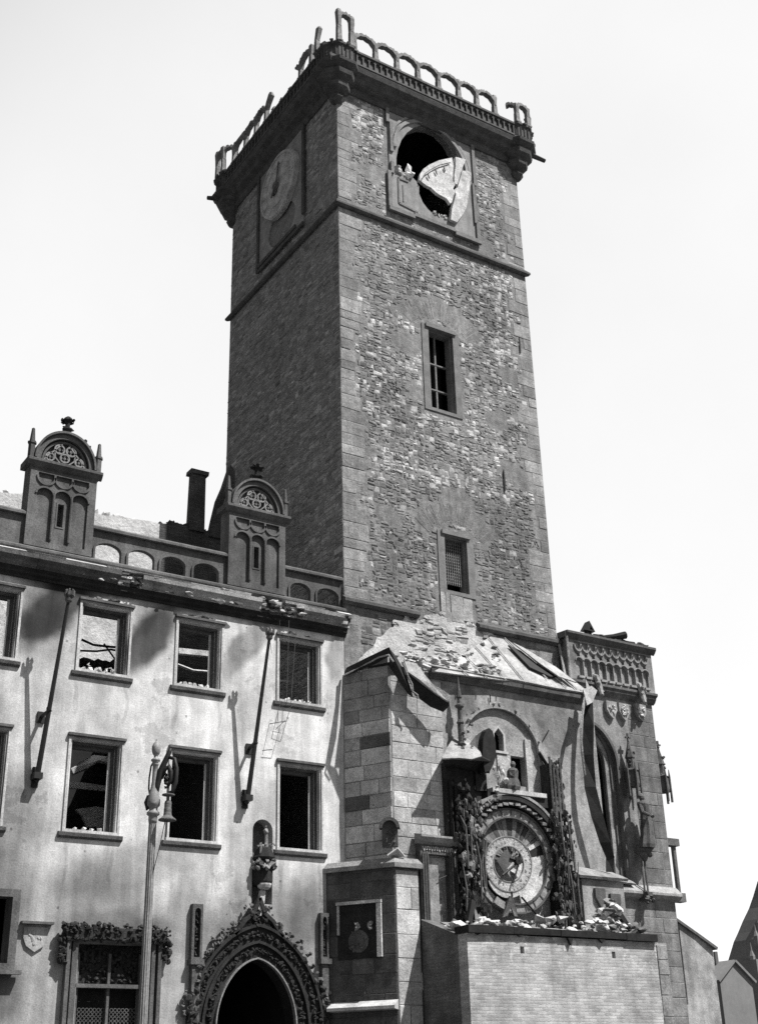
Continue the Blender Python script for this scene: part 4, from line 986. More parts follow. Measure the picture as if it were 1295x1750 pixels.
# street lamp
LX, LY = 7.18, 17.0
lamp = thing('street_lamp', 'tall fluted street lamp post with ball finial and iron scroll arm', 'street lamp', (LX, LY, 0))
def lz(py): return at(258, py, LY)[1]
m_ = MB(); m_.lathe([(.3, 0), (.3, .5), (.22, .7), (.16, .9), (.12, 1.2), (.062, 1.3), (.047, 5.33)], (LX, LY, 0), 16)
for k in range(12): a = k * math.pi / 6; m_.tube([(LX + .062 * math.cos(a), LY + .062 * math.sin(a), 1.3), (LX + .047 * math.cos(a), LY + .047 * math.sin(a), 5.3)], .008, 5)
m_.build('post', 'lamp', lamp)
m_ = MB(); m_.lathe([(r * .70, z) for r, z in [(.08, 5.30), (.09, 5.34), (.09, 5.4), (.13, 5.42), (.13, 5.45), (.085, 5.48), (.09, 5.52), (.13, 5.55), (.135, 5.58), (.128, 5.63), (.1, 5.72), (.075, 5.8), (.06, 5.88), (.055, 6.0), (.055, 6.12), (.068, 6.13), (.068, 6.15), (.055, 6.17), (.095, 6.19), (.095, 6.21), (.04, 6.24), (.045, 6.27), (.07, 6.29), (.088, 6.33), (.093, 6.37), (.085, 6.41), (.06, 6.45), (.03, 6.47), (.015, 6.48), (.02, 6.50), (.008, 6.52)]], (LX, LY, 0), 20)
m_.build('post_head', 'lamp', lamp, smooth=True)
u = Vector((.80, -.60, 0)) * .62    # direction of the arm, foreshortened towards the viewer
def Lp(a, z): return (LX + u.x * a, LY + u.y * a, z)
m_ = MB()
m_.tube([Lp(.02, 5.62), Lp(.06, 5.84), Lp(.14, 6.05), Lp(.25, 6.22), Lp(.32, 6.32), Lp(.34, 6.37)], [.035, .05, .05, .04, .035, .02], 8)
m_.tube([Lp(.30, 6.24), Lp(.44, 6.21), Lp(.5, 6.07), Lp(.49, 5.88), Lp(.43, 5.74), Lp(.335, 5.71)], [.025, .03, .03, .035, .03, .03], 8)
m_.tube([Lp(.16, 5.93), Lp(.22, 6.06), Lp(.31, 6.10), Lp(.37, 6.02), Lp(.38, 5.9), Lp(.33, 5.84), Lp(.26, 5.86), Lp(.24, 5.94), Lp(.28, 5.98)], [.025, .035, .04, .04, .035, .03, .025, .02, .015], 8)
for k in range(8): m_.rock((Lp(.3 + rng.uniform(-.05, .05), 5.9 + rng.uniform(-.1, .1))), .035)
m_.tube([Lp(-.03, 6.2), Lp(-.1, 6.12), Lp(-.13, 5.95), Lp(-.13, 5.8), Lp(-.1, 5.7)], .013, 6)
m_.tube([Lp(-.05, 5.7), Lp(-.13, 5.68), Lp(-.17, 5.6), Lp(-.13, 5.5), Lp(-.08, 5.53), Lp(-.09, 5.58)], [.015, .03, .035, .03, .02, .012], 8)
m_.build('scroll_arm', 'iron', lamp, smooth=True)
c = Lp(.335, 0); m_ = MB(); m_.lathe([(.012, 5.80), (.012, 5.72), (.09, 5.70), (.09, 5.685), (.02, 5.68), (.02, 5.62), (.045, 5.60), (.05, 5.57), (.05, 5.50), (.054, 5.495), (.054, 5.44), (.06, 5.40), (.095, 5.365), (.125, 5.345), (.125, 5.33), (.02, 5.34)], (c[0], c[1], 0), 16); m_.build('lamp_bell', 'gable', lamp)
m_ = MB(); m_.tube([(c[0] - .03, c[1], 5.335), (c[0] - .09, c[1], 5.0), (c[0] - .16, c[1] + .1, 4.5), (LX + .07, LY, 3.9)], .006, 5); m_.tube([(c[0], c[1], 5.335), (c[0] - .005, c[1], 5.1)], .008, 5); m_.build('lamp_wire', 'iron', lamp)

# ================================================================== CLOCK CHAPEL (annex in front of the tower)
AFY = 30.6; AX0, AX1 = 20.25, 28.3
annex = thing('clock_chapel', 'low stone annex at the foot of the tower with torn metal roof', 'building', (22.5, AFY, 0))
def vprism(mb, plan, z0, z1, tone=None):
    n = len(plan); V = [(p[0], p[1], z0) for p in plan] + [(p[0], p[1], z1) for p in plan]
    mb.raw(V, [(i, (i + 1) % n, (i + 1) % n + n, i + n) for i in range(n)] + [tuple(range(n))[::-1], tuple(range(n, 2 * n))], tone)
NCH = arch_pts(22.85, 25.85, 10.12, 11.35, 1.42, 18)
mb = MB(); mb.plate(rect(AX0, AX1, 6.0, 13.55), [NCH], AFY, AFY + .45); mb.box(AX1 - .4, AX1, AFY + .451, 31.74, 0, 13.5); mb.box(AX0 + .4, AX1 - .41, AFY + .3, AFY + .449, 0, 5.99)
mb.build('front_wall', 'annex', annex)
OB0 = Vector((19.5, 32.0)); OBD = Vector((AX0 - 19.5, AFY - 32.0)); OBL = OBD.length
mb = MB(); mb.frame((OB0.x, OB0.y, 0), OBD); mb.plate([(0, 7.4), (OBL - .02, 7.4), (OBL - .02, 13.88), (0, 13.52)], [], 0, .3); mb.build('slanting_wall', 'ashlar_joint', annex)
def coursed(mb, x0, x1, z0, z1, y, tone, h=.44, skip=None, wr=(.5, 1.05), d=(.015, .04)):
    z = z0
    while z < z1 - .1:
        hh = min(h * rng.uniform(.8, 1.15), z1 - z); x = x0
        while x < x1 - .02:
            w_ = rng.uniform(*wr); xe = x + w_
            if xe > x1 - .25: xe = x1
            if not (skip and skip((x + xe) / 2, z + hh / 2)): mb.stone(x + .008, xe - .008, z + .008, z + hh - .008, y, rng.uniform(*d), tone(x, z), .006, .012)
            x = xe
        z += hh
mb = MB(); mb.frame((OB0.x, OB0.y, 0), OBD)
coursed(mb, 0.02, OBL, 7.6, 13.6, 0, lambda x, z: (.2 if rng.random() < .02 else max(.4, rng.gauss(.85, .15))) * (1.1 if z < 11.9 else .6), skip=lambda x, z: z > 13.35 + x * .2)  # top courses painted darker for the roof's shade
mb.build('slanting_facing', 'ashlar', annex)
mb = MB(); coursed(mb, AX0 + .03, 22.15, 7.62, 13.3, AFY, lambda x, z: max(.5, rng.gauss(.95, .12)), h=.46, d=(.006, .02))
mb.build('ashlar_facing', 'ashlar', annex)
# plinth with its string course
mb = MB(); PL_ = [(18.85, 31.99), (20.05, 30.28), (20.84, 30.28), (20.84, 30.598), (AX0 + .01, 30.598), (19.52, 31.99)]
vprism(mb, PL_, 0, 7.55); plinth = mb.build('plinth', 'gallery', annex)
mb = MB(); off = [(18.74, 31.99), (19.98, 30.17), (20.93, 30.17), (20.93, 30.58), (AX0, 30.58), (19.5, 31.99)]
off2 = [(18.9, 31.99), (20.08, 30.32), (20.86, 30.32), (20.86, 30.58), (AX0, 30.58), (19.5, 31.99)]
n = 6; V = [(p[0], p[1], 7.56) for p in off] + [(p[0], p[1], 7.68) for p in off] + [(p[0], p[1], 7.84) for p in off2]
mb.raw(V, [(i + k * n, (i + 1) % n + k * n, (i + 1) % n + (k + 1) * n, i + (k + 1) * n) for k in (0, 1) for i in range(n)] + [tuple(range(n))[::-1], tuple(range(2 * n, 3 * n))])
mb.build('string_course', 'house_pale', annex)
OP0 = Vector((18.85, 31.99)); OPD = Vector((20.05 - 18.85, 30.28 - 31.99)); OPL = OPD.length
mb = MB(); mb.frame((OP0.x, OP0.y, 0), OPD)
coursed(mb, .03, OPL - .01, 0.3, 7.5, 0, lambda x, z: max(.3, rng.gauss(.46, .08)), h=.5, d=(.002, .02))
mb.build('plinth_facing', 'house', annex)
mb = MB(); coursed(mb, 20.07, 20.83, .3, 7.5, 30.28, lambda x, z: max(.5, rng.gauss(.9, .14)) * (.75 if z > 6.6 else 1), h=.62, wr=(.3, .8), d=(.004, .02)); mb.build('buttress_facing', 'ashlar', annex)
# relief panel on the plinth
mb = MB(); mb.frame((OP0.x, OP0.y, 0), OPD)
mb.plate(rect(.36, 1.68, 5.2, 6.72), [], -.05, -.002); rp = mb.build('relief_panel', 'soot', annex)
mb = MB(); mb.frame((OP0.x, OP0.y, 0), OPD); mb.box(.34, 1.70, -.13, -.051, 6.64, 6.72); mb.box(1.55, 1.69, -.12, -.051, 5.22, 6.63); mb.box(.36, .42, -.1, -.051, 5.85, 6.63); mb.build('panel_frame', 'dial', rp)
mb = MB(); mb.frame((OP0.x, OP0.y, 0), OPD)
mb.plate([(.98 + .3 * math.cos(R(t)), 5.66 + .3 * math.sin(R(t))) for t in range(0, 360, 20)], [], -.056, -.051)
for k in range(34): a = rng.uniform(0, 6.28); r = .3 * math.sqrt(rng.random()); mb.rock((.98 + r * math.cos(a), -.05, 5.66 + r * math.sin(a)), rng.uniform(.03, .07))
mb.build('relief_carving', 'gable', rp)
for (x, z) in ((.96, 6.08), (1.36, 6.08)):
    mb = MB(); mb.frame((OP0.x, OP0.y, 0), OPD)
    for k in range(4): mb.rock((x + rng.uniform(-.03, .03), -.05, z + rng.uniform(-.09, .09)), .09)
    mb.build('carved_boss', 'house_pale', rp)

mb = MB(); mb.frame((OP0.x, OP0.y, 0), OPD); mb.sweep([(-.002, 3.86), (-.3, 3.88), (-.3, 3.96), (-.002, 4.12)], .12, OPL); mb.build('plinth_ledge', 'frame', annex)
# round-headed relief and little gable on the corner
mb = MB(); mb.frame((20.02, 30.42, 0), (0.75, -0.55)); mb.plate(arch_pts(-.22, .22, 8.12, 8.62, .22, 10), [], -.16, 0.05); o = mb.build('corner_relief', 'gable', annex)
mb = MB(); mb.frame((20.02, 30.42, 0), (0.75, -0.55)); mb.arc((0, 8.62), .2, .29, 0, 180, -.3, .05, 12)
for k in range(20): mb.rock((rng.uniform(-.14, .14), -.17, rng.uniform(8.2, 8.65)), .06)
mb.build('relief_carving', 'gable', o)
mb = MB(); mb.sheet([(19.85, 30.32, 7.86), (20.1, 30.16, 8.06), (20.4, 30.25, 7.86), (20.1, 30.45, 7.84)], .05); mb.build('corner_gablet', 'frame', o)
# aedicule with dark door left of the clock
mb = MB(); mb.plate(rect(20.98, 22.26, 5.9, 8.3), [rect(21.26, 22.0, 5.92, 8.02)], 30.34, 30.595); ae = mb.build('side_doorway', 'gallery', annex)
mb = MB(); mb.sweep([(30.339, 8.28), (30.22, 8.34), (30.14, 8.46), (30.14, 8.52), (30.5, 8.60), (30.5, 8.301), (30.34, 8.301)], 20.9, 22.34); mb.build('doorway_cornice', 'house_pale', ae)
mb = MB()
for k in range(9):
    x = 21.05 + k * .135; mb.strip([(x, 8.12), (x + .03, 8.22), (x + .08, 8.22), (x + .1, 8.12)] if k % 2 else [(x, 8.22), (x + .05, 8.10), (x + .1, 8.22)], .014, 30.31, 30.339)
mb.build('doorway_frieze', 'frame', ae)
mb = MB()
for x in (21.04, 21.12, 21.2, 22.06, 22.14, 22.21): mb.tube([(x, 30.31, 5.9), (x, 30.31, 8.02)], .03, 6)
mb.build('colonnette', 'gable', ae)
mb = MB(); mb.box(21.27, 21.66, 30.47, 30.52, 5.92, 7.75); mb.build('door_leaf', 'house_pale', ae)
mb = MB(); mb.tube([(21.62, 30.4, 7.35), (22.0, 30.4, 7.5)], .012, 5); mb.tube([(21.9, 30.4, 6.0), (21.72, 30.4, 7.3)], .012, 5); mb.tube([(20.95, 30.3, 7.0), (20.88, 30.3, 6.0)], .014, 5); mb.build('loose_wire', 'iron', ae)

# niche above the clock with its two little windows
mb = MB(); mb.plate(rect(22.75, 25.95, 10.0, 12.95), [[(24.12, 11.42), (24.5, 11.42), (24.5, 11.95), (24.31, 12.14), (24.12, 11.95)], rect(24.75, 25.3, 10.4, 11.33)], AFY + .08, AFY + .3)
o = mb.build('niche_wall', 'house_pale', annex)
mb = MB(); mb.box(23.6, 25.6, AFY + .9, AFY + .95, 9.9, 12.6); mb.box(23.6, 25.6, AFY + .31, AFY + .89, 12.5, 12.6); mb.box(25.45, 25.6, AFY + .31, AFY + .89, 9.9, 12.49); mb.box(23.6, 23.75, AFY + .31, AFY + .89, 9.9, 12.49); mb.build('dark_backing', 'dark_room', o)  # near-black box added so the little windows look unlit
mb = MB(); mb.strip([(24.10, 11.42), (24.10, 11.96), (24.31, 12.18), (24.52, 11.96), (24.52, 11.42)], .035, AFY + .03, AFY + .079); mb.box(24.0, 24.62, AFY + .0, AFY + .079, 11.34, 11.41); mb.build('window_frame', 'frame', o)
mb = MB(); mb.box(24.2, 24.72, AFY + .04, AFY + .079, 10.3, 11.3, .8); mb.box(25.32, 25.55, AFY + .01, AFY + .079, 10.2, 11.9, .75); mb.build('window_jamb', 'plaster_bare', o)
mb = MB(); P = arch_pts(22.82, 25.88, 10.4, 11.35, 1.45, 22)[3:-1]
mb.strip(P[:-1], .05, AFY - .06, AFY + .02)
mb.strip([(P[-2][0] - .02, P[-2][1]), (P[-1][0], P[-1][1] - .3)], .05, AFY - .08, AFY)
for q in P[1:-2]:
    if rng.random() < .6: mb.rock((q[0], AFY - .06, q[1] + .08), rng.uniform(.05, .1))
mb.build('niche_arch', 'annex', annex)
mb = MB(); mb.tube([(25.8, AFY - .06, 11.5), (26.1, AFY - .08, 11.1), (26.5, AFY - .1, 11.28), (26.62, AFY - .1, 11.24)], .06, 6); mb.tube([(24.0, AFY - .04, 12.9), (24.0, AFY - .06, 13.15)], .02, 5); mb.tube([(26.3, AFY - .04, 12.3), (26.05, AFY - .06, 12.0)], .02, 5); mb.build('bent_iron', 'char', annex)
mb = MB(); mb.box(23.55, 25.62, 30.12, AFY + .2, 9.98, 10.11); mb.build('figure_ledge', 'frame', annex)
mb = MB(); mb.box(23.4, 25.7, 30.2, AFY - .002, 9.7, 9.979); mb.build('ledge_moulding', 'soot', annex)  # black colour paints the shadow under the ledge
# dark carved piers left and right of the clock
mb = MB(); mb.box(22.02, 22.5, 30.36, AFY - .003, 6.0, 10.75); mb.box(22.52, 23.5, 30.44, AFY - .003, 9.2, 10.8, jit=.03); mb.box(23.1, 23.55, 30.4, AFY - .003, 10.0, 11.5, jit=.05)
pier = mb.build('carved_pier', 'soot', annex)  # charred stone, its black also standing in for the canopy's shade
mb = MB()
for x in (22.12, 22.3, 22.46, 22.72): mb.tube([(x, 30.32, 6.2), (x, 30.32, 10.3 + rng.uniform(-.6, .3))], .04, 6)
for k in range(95):
    z = rng.uniform(6.3, 10.3); mb.rock((22.5 + rng.uniform(-.42, .38), 30.1 + rng.uniform(-.1, .12), z), rng.uniform(.05, .14), sq=(.8, .8, 1.5))
mb.build('pier_carving', 'soot', pier)
mb = MB()
for (x, z, r) in ((22.55, 9.0, .15), (22.62, 8.75, .18), (22.5, 8.5, .16), (22.35, 8.0, .2), (22.5, 7.75, .2), (22.72, 7.9, .14), (22.62, 8.25, .12), (22.4, 7.45, .17), (22.8, 8.7, .11)):
    for k in range(3): mb.rock((x + rng.uniform(-.07, .07), 30.02, z + rng.uniform(-.1, .1)), r, sq=(.8, .7, 1.1))
mb.build('broken_figure', 'house_pale', pier)
mb = MB(); mb.box(25.82, 26.18, 30.2, AFY - .003, 6.0, 11.1); pier2 = mb.build('carved_pier', 'soot', annex)
mb = MB()
for x in (25.86, 25.98, 26.12, 26.26): mb.tube([(x, 30.14, 6.0), (x, 30.14, 11.0 + rng.uniform(-.3, .3))], .04, 6)
for k in range(120): mb.rock((26.06 + rng.uniform(-.3, .28), 30.1 + rng.uniform(-.12, .1), rng.uniform(6.3, 9.6)), rng.uniform(.05, .13), sq=(.8, .8, 1.5))
for k in range(40): mb.rock((26.1 + rng.uniform(-.2, .25), 30.15, rng.uniform(9.6, 11.2)), rng.uniform(.04, .09), sq=(.6, .8, 2.2))
mb.build('pier_carving', 'gallery', pier2)
for (xc, par, n_) in ((22.6, pier, 120), (26.05, pier2, 100)):
    mb = MB()
    for k in range(n_):
        z = rng.uniform(6.4, 9.6); mb.rock((xc + rng.uniform(-.42, .42), 30.1 + rng.uniform(-.2, .15), z), rng.uniform(.035, .12), sq=(.7, .9, 1.5))
    for k in range(7):
        x = xc + rng.uniform(-.4, .4); z = rng.uniform(6.4, 8.4); mb.tube([(x, 29.95, z), (x + rng.uniform(-.1, .1), 29.9, z + rng.uniform(.5, 1.2)), (x + rng.uniform(-.2, .2), 30.0, z + rng.uniform(1.2, 1.7))], [.03, .035, .015], 5)
    mb.build('shattered_carving', 'gallery', par)
mb = MB(); mb.box(26.4, 26.62, 30.3, AFY - .003, 6.0, 8.5); mb.build('pier_pilaster', 'house_pale', annex)
# pinnacle and sheet canopy over the left pier
mb = MB(); mb.lathe([(.12, 0), (.12, .5), (.15, .54), (.09, .6), (.09, 1.15), (.12, 1.2), (.07, 1.3), (.07, 1.65), (.14, 1.7), (.14, 1.75), (.07, 1.8), (.06, 1.95), (.09, 2.0), (.03, 2.4), (.012, 2.65)], (22.60, 30.3, 10.80), 8, rot=.3)
for k in range(14): mb.rock((22.62 + rng.uniform(-.2, .25), 30.1, 11.0 + rng.uniform(0, 1.3)), rng.uniform(.04, .09))
mb.build('pinnacle', 'gallery', annex)
mb = MB(); mb.sheet([at3(755, 1296, 29.72), at3(764, 1277, 30.2), at3(773, 1263, 30.55), at3(800, 1262, 30.55), at3(819, 1281, 30.2), at3(823, 1292, 29.78), at3(806, 1297, 29.68), at3(785, 1295, 29.7)], .05); mb.build('canopy_roof', 'house_pale', annex)
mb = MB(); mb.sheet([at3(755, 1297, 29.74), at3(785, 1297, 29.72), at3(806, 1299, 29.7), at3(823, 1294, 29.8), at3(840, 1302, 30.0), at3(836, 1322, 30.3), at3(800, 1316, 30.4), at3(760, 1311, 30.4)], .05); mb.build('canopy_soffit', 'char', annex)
mb = MB(); mb.plate([at(*q, 30.05) for q in ((822, 1296), (823, 1262), (827, 1250), (833, 1245), (839, 1250), (844, 1268), (845, 1292), (841, 1306), (835, 1318), (826, 1320))], [], 29.98, 30.3); mb.build('dark_hollow_plate', 'char', annex)  # solid black plate painted for the shade of an arched hollow
mb = MB(); mb.sheet([at3(796, 1289, 30.2), at3(802, 1271, 30.3), at3(811, 1259, 30.3), at3(822, 1250, 30.2), at3(823, 1287, 30.1), at3(812, 1290, 30.1)], .04); mb.build('canopy_flap', 'gable', annex)

# roof remains: seamed sheet metal to the right, gutter, torn sheets folded down to the left
RP0 = Vector((24, 30.42, 13.72)); RPN = Vector((0, -(15.75 - 13.72), (31.95 - 30.42))).normalized()
def onroof(px, py, lift=0.0):
    d = ray(px, py); t = (RP0 + RPN * lift - CAM).dot(RPN) / d.dot(RPN); return CAM + d * t
mb = MB(); mb.sheet([onroof(*q) for q in ((742, 1147), (800, 1112), (842, 1085), (862, 1090), (893, 1112), (955, 1145), (1003, 1180), (997, 1184), (880, 1165))], .05); roof = mb.build('metal_roof', 'lead', annex)
mb = MB()
for a, b in (((772, 1130), (800, 1154)), ((792, 1117), (832, 1158)), ((812, 1104), (865, 1163)), ((835, 1090), (898, 1167)), ((862, 1090), (935, 1160)), ((893, 1112), (968, 1174)), ((925, 1128), (985, 1178))): mb.tube([onroof(*a, .05), onroof(*b, .05)], .022, 5)
mb.build('roof_seam', 'lead', roof)
mb = MB(); mb.sheet([onroof(*q, .10) for q in ((868, 1102), (890, 1112), (925, 1140), (958, 1156), (940, 1156), (905, 1140))], .05); mb.build('roof_fold', 'lead_dark', roof)  # dark sheet laid over the roof as the shade in its fold
mb = MB(); mb.sheet([onroof(*q, .20) for q in ((876, 1098), (893, 1106), (950, 1140), (985, 1166), (955, 1156), (920, 1132))], .04); mb.build('roof_flap', 'lead', roof)
mb = MB()
mb.sweep([(30.40, 13.50), (30.38, 13.62), (30.44, 13.70), (30.62, 13.70), (30.598, 13.36), (30.54, 13.36), (30.5, 13.44)], 21.7, 28.15); gut = mb.build('eaves_gutter', 'gable', annex)
mb = MB(); mb.tube([(21.6, 30.40, 13.70), (22.4, 30.38, 13.68), (23, 30.39, 13.70), (24, 30.37, 13.69), (25, 30.38, 13.71), (26.5, 30.38, 13.68), (28.15, 30.38, 13.70)], .045, 6); mb.build('gutter_rim', 'lead', gut)
mb = MB(); mb.tube([at3(690, 1128, 30.7), at3(705, 1131, 30.6), at3(735, 1142, 30.4)], .07, 6)
for k in range(46):
    x = rng.uniform(20.4, 24.6); mb.rock((x, 30.35 + rng.uniform(0, .3), 13.78 + rng.uniform(-.05, .18)), rng.uniform(.05, .15), sq=(1.6, 1, .6))
for k in range(55):
    q = onroof(rng.uniform(700, 860), rng.uniform(1095, 1150), .05)
    if 13.75 < q.z < 15.4 and q.x < 25.2: mb.rock(q, rng.uniform(.05, .14), rng.uniform(.4, .9), (1.5, 1, .5))
mb.build('eaves_debris', 'plaster_bare', annex)['kind'] = 'stuff'
mb = MB()
mb.sheet([at3(586, 1156, 31.85), at3(592, 1141, 31.8), at3(630, 1122, 31.0), at3(664, 1106, 30.2), at3(670, 1126, 30.25), at3(663, 1121, 30.3), at3(640, 1134, 30.85)], .06)
mb.sheet([at3(664, 1106, 30.2), at3(677, 1122, 30.25), at3(692, 1148, 30.2), at3(703, 1180, 30.15), at3(706, 1192, 30.15), at3(697, 1186, 30.25), at3(682, 1165, 30.35), at3(666, 1140, 30.4)], .05)
mb.sheet([at3(697, 1148, 30.15), at3(735, 1172, 30.0), at3(767, 1196, 29.9), at3(768, 1206, 29.95), at3(757, 1217, 30.2), at3(735, 1208, 30.3), at3(708, 1188, 30.35)], .05)  # underside of the torn sheet, its shadow painted as dark metal
mb.sheet([(19.6, 31.95, 13.35), (19.75, 31.7, 13.6), (20.2, 30.4, 13.55), (20.9, 30.5, 13.45), (20.9, 31.6, 13.5), (20.0, 31.95, 13.5)], .05)
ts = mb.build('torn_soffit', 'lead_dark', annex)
mb = MB()
mb.tube([at3(586, 1155, 31.83), at3(615, 1141, 31.3), at3(648, 1123, 30.6), at3(664, 1119, 30.2), at3(672, 1131, 30.2)], .028, 6)
mb.tube([at3(689, 1134, 30.15), at3(697, 1156, 30.12), at3(704, 1170, 30.1), at3(705, 1182, 30.1), at3(713, 1188, 30.1), at3(714, 1194, 30.1)], .03, 6)
mb.sheet([at3(690, 1127, 30.5), at3(712, 1134, 30.3), at3(725, 1152, 30.05), at3(738, 1168, 29.95), at3(764, 1184, 29.85), at3(770, 1190, 29.85), at3(766, 1199, 29.88), at3(738, 1180, 29.95), at3(715, 1160, 30.0), at3(697, 1148, 30.1)], .05)
mb.build('torn_sheet', 'lead', ts)

# low buttress right of the clock with sloped cap
mb = MB(); mb.box(26.62, 28.30, 30.0, AFY - .003, 0, 7.62); o = mb.build('buttress', 'annex', annex)
mb = MB(); mb.sheet([(26.45, 29.85, 7.70), (28.40, 29.85, 7.70), (28.36, 30.58, 8.02), (26.45, 30.58, 8.12)], -.09); mb.build('buttress_cap', 'house_pale', o)
for (cx, cz) in ((27.25, 7.08), (27.85, 6.95)):
    mb = MB(); mb.plate([(cx - .2, cz + .28), (cx + .2, cz + .28), (cx + .2, cz), (cx, cz - .3), (cx - .2, cz)], [], 29.9, 29.998); mb.build('buttress_shield', 'gable', o)

# ================================================================== ASTRONOMICAL CLOCK
KX, KZ, KY = 24.32, 8.05, 30.58
clock = thing('astronomical_clock', 'burnt round astronomical clock with displaced pale zodiac ring', 'clock', (KX, KY, 6.4))
mb = MB(); mb.arc((KX, KZ), 0.02, 1.30, 0, 360, KY - .06, KY + .015, 48); disc = mb.build('dial', 'dial_dark', clock)
mb = MB(); ang = 14.0
while ang < 186:
    st = rng.uniform(5, 11); a0, a1 = R(ang), R(ang + st - rng.choice((.15, .3, 1.2))); r1 = 1.27; r0 = rng.uniform(.2, .5)
    P = [(KX + r0 * math.cos(a0), KZ + r0 * math.sin(a0)), (KX + r1 * math.cos(a0), KZ + r1 * math.sin(a0)), (KX + r1 * math.cos(a1), KZ + r1 * math.sin(a1)), (KX + r0 * math.cos(a1), KZ + r0 * math.sin(a1))]
    mb.plate(P, [], KY - .10 - rng.uniform(0, .03), KY - .062, rng.choice((.14, .24, .32, .4, .48))); ang += st
mb.build('dial_board', 'ashlar', disc)
mb = MB()
def sector(a0, a1, r0, r1, y0, y1):
    n = 10; P = [(KX + r1 * math.cos(R(a0 + (a1 - a0) * i / n)), KZ + r1 * math.sin(R(a0 + (a1 - a0) * i / n))) for i in range(n + 1)] + [(KX + r0 * math.cos(R(a1 - (a1 - a0) * i / n)), KZ + r0 * math.sin(R(a1 - (a1 - a0) * i / n))) for i in range(n + 1)]
    mb.plate(P, [], y0, y1)
sector(-78, 12, .15, 1.26, KY - .16, KY - .062); sector(25, 33, .8, 1.26, KY - .16, KY - .112)
mb.tone = .8; mb.build('dial_plaster', 'dial', disc)
mb = MB(); sector(12, 26, .55, 1.27, KY - .17, KY - .1); sector(150, 262, .80, 1.28, KY - .16, KY - .07); mb.build('dark_gap_plate', 'iron', disc)  # black plates laid on the dial as the darkness of its gaps
mb = MB(); mb.arc((KX, KZ), 1.27, 1.52, -112, 150, KY - .24, KY + .01, 60); ring = mb.build('hour_ring', 'house_pale', clock)
for (a0, a1, dy) in ((168, 186, .06), (188, 212, .02), (213, 236, .0), (237, 252, .07)):
    mb = MB(); mb.arc((KX - .03, KZ), 1.28, 1.5, a0, a1, KY - .22 - dy, KY - .02, 8); mb.build('ring_fragment', 'house_pale', ring)
mb = MB(); mb.arc((KX, KZ), 1.24, 1.29, -110, 148, KY - .29, KY - .241, 60); mb.arc((KX, KZ), 1.49, 1.54, -108, 140, KY - .28, KY - .241, 60)
for k in range(18):
    a = R(k * 15 - 106); mb.strip([(KX + 1.30 * math.cos(a), KZ + 1.30 * math.sin(a)), (KX + 1.48 * math.cos(a), KZ + 1.48 * math.sin(a))], .016, KY - .26, KY - .241)
mb.build('ring_marking', 'gallery', ring)
mb = MB(); mb.arc((KX - .02, KZ + .02), 1.58, 1.72, 10, 150, KY - .36, KY + .01, 40); mb.arc((KX - .02, KZ + .02), 1.74, 1.90, -6, 158, KY - .42, KY + .01, 44); hood = mb.build('hood_arch', 'soot', clock)
mb = MB()
for k in range(16):
    a = R(28 + k * 8.0); mb.box(KX + 1.65 * math.cos(a) - .09, KX + 1.65 * math.cos(a) + .09, KY - .40, KY - .361, KZ + 1.65 * math.sin(a) - .035, KZ + 1.65 * math.sin(a) + .035, jit=.02)
for k in range(20): a = R(rng.uniform(100, 150)); mb.rock((KX + 1.84 * math.cos(a), KY - .44, KZ + 1.84 * math.sin(a)), rng.uniform(.06, .12))
mb.build('hood_carving', 'gallery_pale', hood)
mb = MB(); mb.arc((KX, KZ), 1.91, 1.99, 25, 128, KY - .44, KY - .1, 40); mb.build('hood_rim', 'house_pale', hood)
# the displaced zodiac ring: eccentric, leaning out from the dial
ZX, ZZ = 23.91, 7.85
mb = MB(); mb.M = Matrix.Translation((ZX, 30.18, ZZ)) @ Matrix.Rotation(R(-7), 4, 'Z') @ Matrix.Rotation(R(5), 4, 'X')
mb.arc((.07, .05), .50, .80, 0, 360, -.03, .03, 48); mb.arc((0.04, -.22), .42, .70, 200, 340, -.028, .028, 24)
zod = mb.build('zodiac_ring', 'dial', clock)
mb = MB(); mb.M = Matrix.Translation((ZX, 30.18, ZZ)) @ Matrix.Rotation(R(-7), 4, 'Z') @ Matrix.Rotation(R(5), 4, 'X')
mb.arc((.07, .05), .50, .525, 0, 360, -.045, -.031, 40); mb.arc((.07, .05), .775, .80, 0, 360, -.045, -.031, 40)
for k in range(36):
    a = R(k * 10 + 3); mb.strip([(.07 + .715 * math.cos(a), .05 + .715 * math.sin(a)), (.07 + .76 * math.cos(a), .05 + .76 * math.sin(a))], .009, -.04, -.031)
for k in range(12):                                        # signs round the ring, worn to short strokes
    a = R(k * 30 + 12); c_, s_ = math.cos(a), math.sin(a)
    mb.strip([(.07 + .57 * c_ - .03 * s_, .05 + .57 * s_ + .03 * c_), (.07 + .64 * c_, .05 + .64 * s_), (.07 + .58 * c_ + .035 * s_, .05 + .58 * s_ - .035 * c_)], .009, -.04, -.031)
mb.build('ring_marking', 'ashlar_joint', zod)
mb = MB(); mb.tube([(KX - .05, 30.1, KZ - .1), (23.7, 30.12, 7.55)], .035, 6); mb.tube([(24.05, 30.1, 7.35), (24.35, 30.1, 8.0), (24.42, 30.1, 8.55)], .03, 6); mb.tube([(24.0, 30.1, 8.05), (24.6, 30.1, 7.95)], .035, 6)
mb.arc((24.27, 7.98), .02, .11, 0, 360, 30.02, 30.14, 12); mb.tube([(24.0, 30.12, 7.1), (24.0, 30.12, 6.6)], .03, 6); mb.tube([(24.5, 30.3, 7.0), (25.0, 30.3, 6.55)], .03, 6)
mb.build('clock_hand', 'iron', clock)
